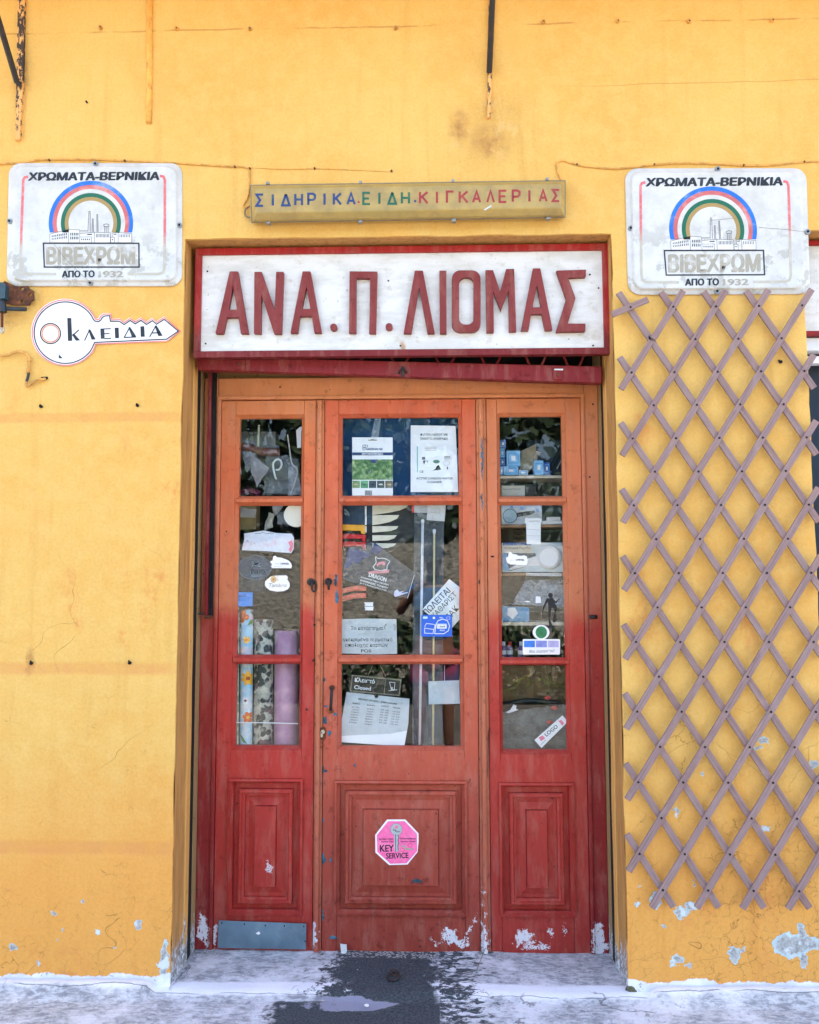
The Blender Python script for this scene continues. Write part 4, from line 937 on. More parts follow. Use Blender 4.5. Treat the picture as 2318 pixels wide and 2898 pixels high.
# front is a shallow trough: the lower slope is longer than the upper one
bm = BM()
F = [(-.0455, 5, 5, 5, 0), (-.060, 7, 8, 12, 0), (-.082, 24, 18, 52, 0)]
prev = None
for y, iu, it, ib, _ in F:
    c = [bm.verts.new(lbq(0, 0, y, iu, it)), bm.verts.new(lbq(1, 0, y, iu, it)), bm.verts.new(lbq(1, 1, y, iu, ib)), bm.verts.new(lbq(0, 1, y, iu, ib))]
    if prev:
        for i in range(4): bm.faces.new((prev[i], prev[(i+1) % 4], c[(i+1) % 4], c[i]))
    prev = c
bm.faces.new(prev); o = obj('diffuser', fin(bm), M['diff'], lb); md = o.modifiers.new('b', 'BEVEL'); md.width = .004; md.segments = 3
GL = {'Σ': [[(1, 0), (0, 0), (.55, .5), (0, 1), (1, 1)]], 'Ι': [[(.5, 0), (.5, 1)]], 'Δ': [[(.5, 0), (0, 1), (1, 1), (.5, 0)]], 'Η': [[(0, 0), (0, 1)], [(1, 0), (1, 1)], [(0, .5), (1, .5)]],
      'Ρ': [[(0, 1), (0, 0), (.7, 0), (1, .12), (1, .4), (.7, .55), (0, .55)]], 'Κ': [[(0, 0), (0, 1)], [(1, 0), (.05, .55)], [(.3, .42), (1, 1)]], 'Α': [[(0, 1), (.5, 0), (1, 1)], [(.2, .68), (.8, .68)]],
      'Ε': [[(1, 0), (0, 0), (0, 1), (1, 1)], [(0, .5), (.85, .5)]], 'Γ': [[(0, 1), (0, 0), (1, 0)]], 'Λ': [[(0, 1), (.5, 0), (1, 1)]], '.': [[(0, .5), (1, .5)]]}
BLU, GRN, RED = plain('letter_blue', (26, 58, 110), .5, .15, 60, 0, dirt=(110, 120, 90), dirt_amt=.4), plain('letter_green', (10, 92, 66), .5, .15, 60, 0, dirt=(110, 130, 70), dirt_amt=.4), plain('letter_crimson', (156, 44, 44), .5, .15, 60, 0, dirt=(180, 130, 60), dirt_amt=.4)
for ch, a, b, m in [('Σ', 82, 116, BLU), ('Ι', 165, 166, BLU), ('Δ', 213, 251, BLU), ('Η', 280, 314, BLU), ('Ρ', 346, 380, BLU), ('Ι', 428, 429, BLU), ('Κ', 476, 512, BLU), ('Α', 545, 582, BLU), ('.', 597, 607, RED),
                    ('Ε', 626, 660, GRN), ('Ι', 707, 708, GRN), ('Δ', 754, 792, GRN), ('Η', 822, 858, GRN), ('.', 884, 895, BLU), ('Κ', 914, 952, RED), ('Ι', 1000, 1001, RED), ('Γ', 1051, 1084, RED), ('Κ', 1116, 1156, RED),
                    ('Α', 1184, 1220, RED), ('Λ', 1256, 1290, RED), ('Ε', 1319, 1353, RED), ('Ρ', 1386, 1420, RED), ('Ι', 1470, 1471, RED), ('Α', 1523, 1558, RED), ('Σ', 1589, 1622, RED)]:
    fx = a/1650; y0 = 146+(120-146)*fx; y1 = 203+(177-203)*fx
    bm = BM()
    if ch == '.': y0, y1 = y1-20, y1-2; wd = 6
    else: wd = 6.4
    for st in GL[ch]: stroke(bm, [(680+(a+(b-a)*u)*c6x, 470+(y0+(y1-y0)*v)*c6x) for u, v in st], wd, -.082, .0006)
    obj('full_stop' if ch == '.' else 'letter', bm, m, lb)
for u, v in ((145, 290), (612, 285), (1085, 280), (1565, 268)):
    x, y = 680+u*c6x, 470+v*c6x
    bm = BM(); x0, z0 = at(x, y, -.04); box(bm, x0-.008, x0+.008, -.052, -.03, z0-.006, z0+.012, bev=.002); obj('clip', bm, M['screw'], lb)
for u, v in ((140, 90), (612, 86), (1082, 79), (1560, 70)):
    x0, z0 = at(680+u*c6x, 470+v*c6x, -.04); obj('clip', bx(x0-.006, x0+.006, -.048, -.03, z0-.004, z0+.006, bev=.001), M['screw'], lb)
obj('paint_chip', fin(prism(BM(), pp([(680+1238*c6x, 470+222*c6x), (680+1276*c6x, 470+198*c6x), (680+1278*c6x, 470+206*c6x), (680+1244*c6x, 470+226*c6x)], -.082), (), -.083, -.082)), M['paper'], lb)
# ================================================================== cables, clips, pipes and irons
k8 = 1160/1725
def run(pts, Y=-.004): return smooth_path([P3(x, y, Y) for x, y in pts], 5)
t = tag(obj('cable', tube(BM(), run(aff([(-20, 690), (100, 683), (160, 672), (210, 672), (350, 670), (530, 676), (700, 684), (830, 692), (960, 700), (1020, 702), (1045, 712), (1050, 735), (1048, 800), (1038, 840), (1024, 866), (1032, 872), (1050, 866)], k8, k8, 0, 0)), .0036, 8), M['cable'], smooth=True), 'yellow painted cable pinned from the left edge to the light box', 'cable')
bm = BM(); tube(bm, run(aff([(840, 695), (1060, 706), (1200, 712), (1325, 710), (1500, 716), (1650, 724)], k8, k8, 0, 0), -.001), .0014, 6); obj('thin_wire', bm, M['cable'], t)
for x, y in ((210, 676), (528, 679), (990, 704), (1052, 712), (1325, 711), (1648, 722)): obj('cable_nail', cyl(BM(), at(x*k8, y*k8, 0), .004, -.009, 0, 8), M['rust'], t)
bm = BM(); tube(bm, run(aff([(1045, 870), (1032, 885), (1032, 905), (1045, 915), (1052, 912)], k8, k8, 0, 0), -.012), .003, 6); obj('cable_loop', bm, M['gasket'], t, smooth=True)
t = tag(obj('cable', tube(BM(), run(aff([(640, 760), (624, 720), (622, 688), (645, 676), (680, 686), (740, 700), (860, 710), (960, 702), (1040, 692), (1160, 686), (1300, 690), (1420, 696), (1560, 692), (1660, 682), (1760, 680)], k8, k8, 1158, 0)), .0040, 8), M['cable'], smooth=True), 'yellow painted cable from light box over the right paint sign', 'cable')
for x, y in ((705, 695), (1030, 695), (1405, 698), (1660, 684)): obj('cable_nail', cyl(BM(), at(1158+x*k8, y*k8, 0), .004, -.009, 0, 8), M['rust'], t)
# conduit below the key sign
kk = 160/1078
t = tag(obj('conduit', tube(BM(), run(aff([(-60, 1505), (40, 1525), (130, 1520), (230, 1480), (350, 1445), (450, 1465), (530, 1520), (560, 1590), (552, 1700), (545, 1830)], kk, kk, 0, 780), -.012), .0052, 10), M['cable'], smooth=True), 'bent plaster-coloured conduit with a black elbow at left', 'conduit')
for x, y in ((555, 1610), (535, 1810)): obj('coupling', tube(BM(), [P3(x*kk, 780+(y-42)*kk, -.012), P3(x*kk, 780+(y+42)*kk, -.012)], .0075, 12), M['cable'], t, smooth=True)
obj('bare_section', tube(BM(), run(aff([(545, 1855), (530, 1940), (505, 2020)], kk, kk, 0, 780), -.012), .0052, 10), M['blackmetal'], t, smooth=True)
obj('elbow', tube(BM(), run(aff([(505, 2020), (500, 2090), (540, 2100), (640, 2030), (720, 1985), (800, 1975), (870, 1965)], kk, kk, 0, 780), -.012), .0052, 10), M['cable'], t, smooth=True)
obj('wall_entry', tube(BM(), [P3(118, 780+1960*kk, -.012), P3(134, 780+1955*kk, .004)], .0062, 10), M['hole'], t)
# rusted bracket with pipe and hook at the left edge
br = thing('wall_bracket', 'rusted iron bracket plate with dark pipe and hanging hook at left', 'bracket', (X_(20, 0), -.03, Z_(840, 0)))
obj('plate', fin(prism(BM(), pp(aff([(100, 110), (310, 210), (555, 212), (575, 260), (650, 295), (655, 470), (600, 490), (570, 570), (300, 570), (60, 520), (-40, 500), (-40, 150), (60, 160)], kk, kk, 0, 780), -.016), [pp(ell(432*kk, 780+262*kk, 34*kk, n=10), -.016), pp(ell(590*kk, 780+375*kk, 38*kk, n=10), -.016), pp(ell(440*kk, 780+500*kk, 36*kk, n=10), -.016)], -.022, -.014)), M['rust'], br)
obj('pipe', tube(BM(), [P3(90*kk, 780+628*kk, -.03), P3(495*kk, 780+642*kk, -.03)], .0082, 12), M['blackmetal'], br, smooth=True)
obj('clamp', tube(BM(), [P3(20*kk, 780+440*kk, -.03), P3(40*kk, 780+560*kk, -.03), P3(55*kk, 780+700*kk, -.03)], .015, 12), M['blackmetal'], br)
obj('body', fin(prism(BM(), pp(aff([(-60, 120), (60, 130), (110, 180), (90, 430), (-60, 440)], kk, kk, 0, 780), -.05), (), -.05, -.022)), plain('teal_metal', (48, 74, 82), .5, .2, 30, .3), br)
obj('hanger', tube(BM(), [P3(38*kk, 780+700*kk, -.03), P3(38*kk, 780+985*kk, -.03)], .0055, 8), M['rust'], br)
obj('hook', tube(BM(), run(aff([(38, 985), (20, 1040), (40, 1095), (75, 1050), (70, 985)], kk, kk, 0, 780), -.03), .003, 8), M['steel'], br, smooth=True)
# irons of the balcony above
def iron(lab, pts, wd, Y, extra=()):
    g = thing('balcony_brace', lab, 'iron brace', (at(*pts[0], Y)[0], Y, at(*pts[0], Y)[1]))
    bm = BM()
    for (a, b), (wa, wb) in zip(zip(pts, pts[1:]), zip(wd, wd[1:])):
        prism(bm, pp([(a[0]-wa/2, a[1]), (a[0]+wa/2, a[1]), (b[0]+wb/2, b[1]), (b[0]-wb/2, b[1])], 0), (), Y, .004)
    obj('wall_bar', fin(bm), M['oldiron'], g)
    for nm, q, th in extra: obj(nm, tube(BM(), q, th, 8), M['iron'], g)
    return g
def make_oldiron():
    k = NT('flaking_painted_iron'); p = k.pos(); z = k.sep(p)[2]; n = k.noise(k.vm('MULTIPLY', p, (1.5, 1, .6)), 55, 5, .7)
    f = k.step(k.mth('ADD', n, k.mth('MULTIPLY', k.step(z, Z_(150, 0), Z_(400, 0)), .12)), .50, .56)
    return k.done(k.mix(f, (.045, .032, .028), (.80, .42, .13)), .75, k.bump(n, .7, .004))
M['oldiron'] = make_oldiron()
g = iron('left rusty iron brace with diagonal strut, above the left paint sign', [(66, -60), (60, 240), (54, 400)], [19, 18, 13], -.014,
     [('strut', [P3(60, 240, -.02), P3(48, 232, -.03), Vector((P3(60, 240, 0).x, -.56, P3(60, 240, 0).z+.52))], .012)])
iron('middle rusty iron brace ending in mended plaster over the light box', [(1393, -60), (1388, 130), (1383, 338)], [18, 14, 9], -.014,
     [('strut', [P3(1385, 205, -.016), Vector((P3(1385, 205, 0).x, -.56, P3(1385, 205, 0).z+.50))], .011)])
t = tag(obj('plastered_pipe', tube(BM(), [P3(423, -60, -.004), P3(423, 180, -.004), P3(421, 350, -.003)], [.0125, .012, .0115], 10), plain('plastered_pipe_coat', (246, 178, 84), .8, .15, 40, .5, dirt=(120, 70, 40), dirt_amt=.5, dist=.003), smooth=True), 'short vertical pipe plastered over in yellow, top left', 'pipe')
# pegs and screws left in the wall
PEG = [(286, 80), (501, 83), (708, 84), (1120, 82), (1537, 64), (1747, 62), (1948, 63), (2184, 60)]
PEGL = ['small round wall peg between the left iron brace and plastered pipe', 'small round wall peg just right of the plastered pipe', 'small round wall peg above the gap between paint sign and light box', 'small round wall peg midway between plastered pipe and middle brace', 'small round wall peg nearest right of the middle iron brace', 'second wall peg to the right of the middle iron brace', 'third wall peg to the right of the middle iron brace', 'small round wall peg at the top right corner']
for i, (x, y) in enumerate(PEG):
    o = obj('wall_peg', cyl(BM(), at(x, y, 0), .0075, -.012, .004, 10), M['cable']); tag(o, PEGL[i], 'peg', 'pegs along the top of the wall')
    obj('peg_hole', cyl(BM(), at(x+1, y+1, 0), .0035, -.0125, -.0118, 8), M['rust'], o)
for x, y, lab in ((117, 1151, 'dark broken wall plug below the conduit, nearer the left edge'), (390, 1148, 'dark bent screw in the wall between conduit and left jamb'), (90, 1877, 'rusty wall plug in the dark band, nearer the left edge'), (368, 1876, 'grey wall plug in the dark band beside the left jamb'), (247, 291, 'tiny dark nail hole beside the left iron brace'), (2208, 1025, 'black bent nail in the wall behind the upper right trellis')):
    bm = BM(); cyl(bm, at(x, y, 0), .006 if y > 300 else .0025, -.008, .004, 9); tube(bm, [P3(x, y, -.006), P3(x-4, y-6, -.014)], .0035, 6)
    tag(obj('wall_plug', bm, M['hole']), lab, 'wall plug')
# iron ring in the threshold
p = gnd(1115, 2765, .012)
t = thing('floor_ring', 'black iron ring bolt set in the dark strip of threshold', 'ring', p)
bm = BM(); tube(bm, [p+Vector((.020*math.cos(a), -.012+.026*math.sin(a), .010+.004*math.sin(a))) for a in [6.2832*i/20 for i in range(21)]], .005, 8, False); obj('ring', bm, M['iron'], t, smooth=True)
obj('staple', tube(BM(), [p+Vector((0, .016, -.004)), p+Vector((0, .014, .018)), p+Vector((0, .026, .018)), p+Vector((0, .03, -.004))], .0038, 6), M['rust'], t)
p = gnd(1038, 2845, .01)
bm = BM(); bmesh.ops.create_icosphere(bm, subdivisions=2, radius=.012)
for v in bm.verts: v.co = Vector((v.co.x*.75, v.co.y*.55, v.co.z*.35))*(1+.25*mn.noise(v.co*120))+p
tag(obj('pebble', bm, M['white']), 'small white pebble on the pavement in front of the step', 'pebble')
p = gnd(1790, 2805, .01)
bm = BM(); bmesh.ops.create_icosphere(bm, subdivisions=3, radius=.030)
for v in bm.verts: v.co = Vector((v.co.x*.75, v.co.y*.5, v.co.z*.8))*(1+.5*mn.noise(v.co*40))+p
tag(obj('stone_lump', bm, plain('mossy_stone', (92, 92, 70), .9, .4, 60, .8, dirt=(30, 36, 30), dirt_amt=.7, dist=.004)), 'mossy stone lump at the foot of the right jamb', 'stone')
# ================================================================== behind the glass
YP = .334
def mk(ox, oy, sc): return lambda x, y: (ox+x*sc, oy+y*sc)
mA, mB, mC, mD, mE, mF = mk(640, 1140, .2366), mk(640, 1640, .2366), mk(920, 1140, .2551), mk(920, 1600, .2551), mk(1380, 1140, .2366), mk(1380, 1640, .2366)
mG, mH, mI, mS = mk(640, 1360, .15072), mk(900, 1380, .19485), mk(1380, 1360, .15072), mk(1040, 2300, .10435)
def mm(m, pts): return [m(*p) for p in pts]
def sheet(name, label, cat, m, pts, mat, Y=YP, th=.0006, holes=()):
    o = flat(name, mm(m, pts), Y, mat, th=th, holes=[mm(m, h) for h in holes]); tag(o, label, cat); return o
def ink(name, m, pts, mat, Y, parent, th=.0004): _cnt[0] += 1; return flat(name, mm(m, pts), Y, mat, parent, th+(_cnt[0] % 15)*.00002)
def lines(name, m, paths, wd, Y, mat, parent, th=.0005, closed=False):
    bm = BM()
    for p in paths: stroke(bm, mm(m, p), wd, Y, th, closed)
    return obj(name, bm, mat, parent)
def T_(s, m, a, b, h, Y, mat, parent, bold=.0, shear=0.):
    k_ = abs(m(0, 1)[1]-m(0, 0)[1]); return text('lettering', s, m(*a), m(*b), h*k_, Y, mat, parent, bold, .0005, shear)
def pbox(name, m, x0, y0, x1, y1, Y, dep, mat, parent=None, bev=.001, tilt=0.):
    q = mm(m, [(x0, y1), (x1, y1), (x1, y0), (x0, y0)])
    P = [at(*p, Y) for p in q]; return obj(name, bx(min(P[0][0], P[3][0]), max(P[1][0], P[2][0]), Y, Y+dep, (P[0][1]+P[1][1])/2, (P[2][1]+P[3][1])/2, bev=bev), mat, parent)
def C_(n, rgb, r=.6, var=.08, sc=30, b=.05, **k): return plain(n, rgb, r, var, sc, b, **k)
mW, mK = M['white'], C_('print_black', (24, 26, 30), .6)
navy, lblue, dblue, sky_ = C_('navy_card', (46, 66, 112), .6, .15), C_('light_blue_card', (120, 186, 236), .5), C_('deep_blue_card', (34, 96, 176), .5), C_('sky_blue_card', (176, 214, 240), .5)
cardb, kraft = C_('grey_cardboard', (120, 128, 136), .8), C_('brown_cardboard', (150, 130, 88), .85, .2, 12, .3)
wood = C_('bare_wood', (176, 140, 104), .75, .25, 20, .3, dirt=(96, 62, 40), dirt_amt=.6)
woodl = C_('pale_shelf_wood', (212, 202, 180), .7, .2, 20, .2, dirt=(130, 110, 80), dirt_amt=.4)
redp, orangep, purple, pinkc = C_('red_plastic', (206, 24, 40), .4), C_('yellow_orange_plastic', (240, 170, 40), .4), C_('purple_plastic', (110, 90, 150), .4), C_('pink_paper', (232, 120, 150), .6)
film, filmg, filmb = make_film('clear_plastic_film', (200, 214, 222), .22), make_film('milky_plastic', (190, 200, 214), .5), make_film('bluish_clear_sticker', (150, 170, 190), .12)
def crumple(name, label, m, pts, Y, mat, amp=.02, n=14, seed=0, cat='plastic bag'):
    """a crumpled bag: quad outline filled with a creased sheet, front and back"""
    bm = BM()
    a, b, c, d = [Vector(at(*m(*p), Y)) for p in pts]
    for side in (0, 1):
        V_ = []
        for j in range(n+1):
            row = []
            for i in range(n+1):
                u, v = i/n, j/n; p = a*(1-u)*(1-v)+b*u*(1-v)+c*u*v+d*(1-u)*v
                q = Vector((p.x*28, seed+side*5, p.y*28)); e = math.sin(math.pi*u)*math.sin(math.pi*v)
                w_ = abs(mn.noise(q))*amp+abs(mn.noise(q*2.7))*amp*.5
                row.append(bm.verts.new((p.x+.008*mn.noise(q*1.3), Y+(e*.03+w_)*(1 if side else -.15)+(.002 if side else 0), p.y+.008*mn.noise(q*1.3+Vector((9, 0, 0))))))
            V_.append(row)
        for j in range(n):
            for i in range(n): bm.faces.new((V_[j][i], V_[j][i+1], V_[j+1][i+1], V_[j+1][i]))
    o = obj(name, bm, mat); tag(o, label, cat); return o
# ---- left leaf, top pane
o = pbox('cardboard_box', mA, 120, 345, 588, 640, .46, .10, cardb); tag(o, 'flat grey cardboard box hanging in the top left pane', 'box')
bm = BM(); stroke(bm, mm(mA, [(262, 345), (285, 400), (262, 455)]), 1.2, .46, .001); stroke(bm, mm(mA, [(330, 345), (325, 520)]), 1.0, .46, .001); obj('scratch', bm, M['hole'], o)
tag(obj('thin_stick', tube(BM(), [P3(*mA(393, 265), .42), P3(*mA(385, 420), .425), P3(*mA(383, 550), .43)], .0045, 6), C_('ivory_stick', (206, 210, 196)) ), 'thin ivory stick standing before the grey cardboard', 'stick')
tag(obj('brown_tube', tube(BM(), [P3(*mA(190, 520), .40), P3(*mA(420, 585), .41), P3(*mA(640, 600), .43)], .018, 10), C_('brown_tube', (112, 70, 60))), 'brown tube lying across the top left pane', 'tube')
crumple('plastic_bag', 'blue grey plastic bag at the left of the top left pane', mA, [(175, 500), (330, 560), (400, 700), (240, 830)], .40, filmg, seed=1)
crumple('plastic_bag', 'milky triangular plastic bag fold in the top left pane', mA, [(280, 580), (510, 780), (370, 1010), (300, 830)], .375, C_('milky_bag', (138, 140, 146), .5, .25, 20, .4), seed=2, amp=.012)
crumple('plastic_bag', 'large clear crumpled bag round the chrome spout', mA, [(470, 620), (860, 660), (900, 1090), (450, 1090)], .42, film, seed=3, amp=.04)
crumple('plastic_bag', 'clear bag hanging at the right of the top left pane', mA, [(740, 700), (850, 760), (900, 1100), (740, 1100)], .40, filmg, seed=4)
tag(obj('chrome_spout', tube(BM(), smooth_path([P3(*mA(600, 915), .38), P3(*mA(585, 880), .38), P3(*mA(560, 740), .38), P3(*mA(600, 680), .38), P3(*mA(650, 690), .38), P3(*mA(662, 750), .38), P3(*mA(630, 800), .38), P3(*mA(595, 800), .38)], 5), .0042, 8), C_('pale_chrome', (220, 230, 232), .25)), 'bent chrome tap spout in the top left pane', 'tap')
tag(obj('white_tube', tube(BM(), smooth_path([P3(*mA(735, 380), .37), P3(*mA(760, 560), .37), P3(*mA(785, 720), .37), P3(*mA(850, 800), .37), P3(*mA(830, 920), .37), P3(*mA(768, 1100), .37)], 5), .0028, 6), C_('white_tube', (196, 200, 200))), 'thin bent white tube in the top left pane', 'tube')
o = sheet('plastic_tag', 'white curled plastic tag at the right of the top left pane', 'tag', mA, [(838, 330), (880, 290), (915, 280), (900, 340), (895, 540), (850, 540)], mW, .36)
tag(obj('red_bowl', tube(BM(), [P3(*mA(180, 1090), .40), P3(*mA(270, 1050), .40), P3(*mA(400, 1095), .40)], .016, 10), C_('dark_red_lid', (96, 30, 60), .3)), 'dark red rounded bowl rim low in the top left pane', 'bowl')
# ---- left leaf, middle pane
o = pbox('carton', mG, 240, 420, 560, 920, .44, .08, kraft); tag(o, 'tan cardboard carton with white mesh tape, left middle pane', 'carton')
bm = BM()
for i in range(9): stroke(bm, mm(mG, [(255, 535+i*18), (580-i*4, 545+i*18)]), .7, .44, .0015)
for i in range(20): stroke(bm, mm(mG, [(258+i*16, 535), (256+i*15, 695)]), .7, .44, .0018)
obj('mesh_tape', bm, mW, o)
crumple('plastic_bag', 'knotted white plastic bag behind the left middle pane', mG, [(870, 430), (1080, 460), (930, 650), (860, 600)], .40, C_('grey_bag', (164, 168, 172), .5, .3, 30, .5), seed=6, amp=.02)
crumple('plastic_bag', 'twisted grey bag tail behind the left middle pane', mG, [(790, 590), (900, 640), (860, 880), (720, 940)], .40, C_('pale_grey_bag', (170, 174, 170), .5, .3, 30, .5), seed=7, amp=.02)
crumple('plastic_bag', 'bluish bag corner beside the white disc', mG, [(950, 620), (1130, 560), (1180, 850), (970, 820)], .41, C_('bluish_bag', (128, 142, 160), .5, .3, 30, .5), seed=8, amp=.02)
o = flat('white_disc', mm(mG, [p for p in ell(1315, 655, 225, 218, 40) if p[0] < 1440]), .345, C_('creamy_disc', (246, 240, 222), .5, .03, 6, 0), th=.008); tag(o, 'round cream white disc at the right of the left middle pane', 'disc')
o = sheet('torn_sign', 'peeling white sign with pink edges, left middle pane', 'sign', mG, [(338, 992), (480, 975), (620, 950), (700, 940), (800, 955), (940, 985), (1230, 998), (1275, 1080), (1270, 1280), (1225, 1362), (1050, 1350), (760, 1325), (298, 1308), (320, 1190), (342, 1100)], C_('peeled_paper', (224, 228, 240), .7, .06, 60, .3, dirt=(240, 150, 175), dirt_amt=.5), YP)
ink('pink_stain', mG, [(1165, 1150), (1235, 1120), (1262, 1180), (1250, 1290), (1210, 1350), (1170, 1300), (1200, 1240)], pinkc, YP-.0006, o)
lines('scribble', mG, [[(540, 1000), (600, 985), (640, 1000), (690, 970), (760, 1000), (840, 985), (900, 1000)], [(380, 1150), (400, 1120), (420, 1150)], [(525, 1190), (545, 1180)]], 1.0, YP-.0006, mK, o)
st = sheet('round_sticker', 'large clear round sticker with dark running dog and lettering', 'sticker', mG, ell(540, 1635, 312, 225, 44), filmb, .3245, .0003)
lines('edge', mG, [ell(540, 1635, 312, 225, 44)], .7, .3245, C_('sticker_edge', (130, 150, 156)), st, .0005, True)
ink('dog_figure', mG, [(490, 1518), (530, 1512), (560, 1545), (600, 1525), (625, 1550), (600, 1570), (575, 1580), (610, 1600), (640, 1610), (600, 1608), (560, 1590), (520, 1590), (485, 1608), (510, 1580), (535, 1560), (515, 1530)], mK, .3245, st)
T_('nara', mG, (466, 1750), (752, 1750), 98, .3245, C_('sticker_halo', (140, 160, 166)), st, .07); T_('nara', mG, (470, 1748), (748, 1748), 96, .3241, mK, st, .03)
ink('dog_halo', mG, [(480, 1520), (530, 1503), (560, 1536), (600, 1515), (635, 1550), (612, 1575), (590, 1580), (660, 1618), (600, 1618), (560, 1600), (520, 1600), (475, 1618), (500, 1580), (520, 1560)], bpy.data.materials['sticker_halo'], .3248, st, .0004)
T_('dog products', mG, (470, 1800), (745, 1796), 26, .3245, C_('pale_ink', (150, 170, 176)), st)
st = sheet('torn_sticker', 'torn white knife maker sticker in the left middle pane', 'sticker', mG, [(915, 1408), (960, 1440), (1040, 1450), (1120, 1480), (1170, 1500), (1200, 1530), (1222, 1560), (1235, 1600), (1225, 1648), (1130, 1645), (870, 1645), (835, 1610), (865, 1580), (825, 1520), (870, 1500), (885, 1430)], M['white2'], .3245, .0004)
T_('OPINEL', mG, (1020, 1578), (1185, 1578), 36, .3245, mK, st, .04); T_('INOX', mG, (920, 1576), (1000, 1576), 28, .3245, M['ghost'], st); lines('knife_line', mG, [[(900, 1612), (1060, 1606)]], 1.0, .3245, M['ghost'], st)
st = sheet('oval_sticker', 'white oval sticker with tan wheel in the left middle pane', 'sticker', mG, [(730, 1960), (735, 1890), (800, 1835), (840, 1800), (940, 1785), (1130, 1780), (1160, 1810), (1150, 1860), (1190, 1920), (1195, 1985), (1160, 2040), (1080, 2075), (960, 2085), (820, 2060), (755, 2010)], M['white2'], .3245, .0004)
ink('wheel', mG, ell(890, 1855, 58, 68, 20), C_('tan_wheel', (214, 182, 128)), .3245, st, .0006); ink('wheel_hub', mG, ell(890, 1855, 20, 22, 14), M['tan'], .3245, st, .0009)
for y in (1800, 1830, 1860, 1885): lines('comb', mG, [[(945, y), (985, y-4)]], 1.2, .3245, M['tan'], st)
T_('Tambro', mG, (790, 2000), (1130, 2000), 75, .3245, M['ghost'], st, .02, .2)
o = sheet('blue_note', 'bright blue handwritten note at the left of the left middle pane', 'note', mB, [(140, 150), (320, 155), (316, 318), (138, 322)], C_('bright_blue_paper', (24, 138, 232), .6), YP)
T_('ρολά', mB, (150, 210), (235, 206), 30, YP-.0006, mK, o, .0, .3)
o = pbox('dark_case', mB, 135, -60, 440, 150, .43, .05, C_('petrol_case', (20, 52, 76), .4)); tag(o, 'dark petrol blue case behind the round sticker', 'case')
def sub2(bm):
    for _ in range(2): bmesh.ops.subdivide_edges(bm, edges=bm.edges[:], cuts=1, use_grid_fill=False); bmesh.ops.triangulate(bm, faces=bm.faces[:])
# rolls of oilcloth standing behind both lower panes of the left leaf
def make_roll(name, c0, c1, c2, sc, thr=.45, c3=None):
    k = NT(name); p = k.pos(); q = k.vm('ADD', p, k.vm('MULTIPLY', k.noise(p, 30, 3, col=True), (.02, .02, .02)))
    v = k.vor(q, sc, 'F1'); n = k.noise(p, sc*1.2, 5, .7); big = k.noise(p, sc*.25, 2)
    c = k.mix(k.step(n, .4, .6), c0, c1); c = k.mix(k.mth('MULTIPLY', k.step(v, thr, thr-.12), k.step(big, .42, .5)), c, c2)
    if c3: c = k.mix(k.step(k.noise(q, sc*.5, 3), .60, .64), c, c3)
    return k.done(c, .35, k.bump(n, .15, .002))
ROL = [('roll_green', 118, 180, 1984, 'pale green striped oilcloth roll at the left edge', make_roll('pale_green_oilcloth', (.36, .42, .30), (.50, .54, .42), (.2, .3, .18), 30), 370),
       ('roll_flower', 176, 330, 1984, 'oilcloth roll with bright orange and white flowers on sky', make_roll('sky_oilcloth', (.74, .74, .72), (.34, .62, .78), (.80, .52, .56), 9, .45, (.03, .34, .66)), 360),
       ('roll_dark', 326, 560, 1984, 'oilcloth roll with dense dark green floral print', make_roll('dark_floral_oilcloth', (.56, .54, .44), (.36, .38, .32), (.02, .035, .04), 40, .62, (.14, .07, .09)), 480),
       ('roll_pink', 562, 862, 1984, 'shiny plain pink oilcloth roll', make_roll('pink_oilcloth', (.62, .36, .50), (.46, .25, .40), (.74, .60, .68), 5, .35), 610)]
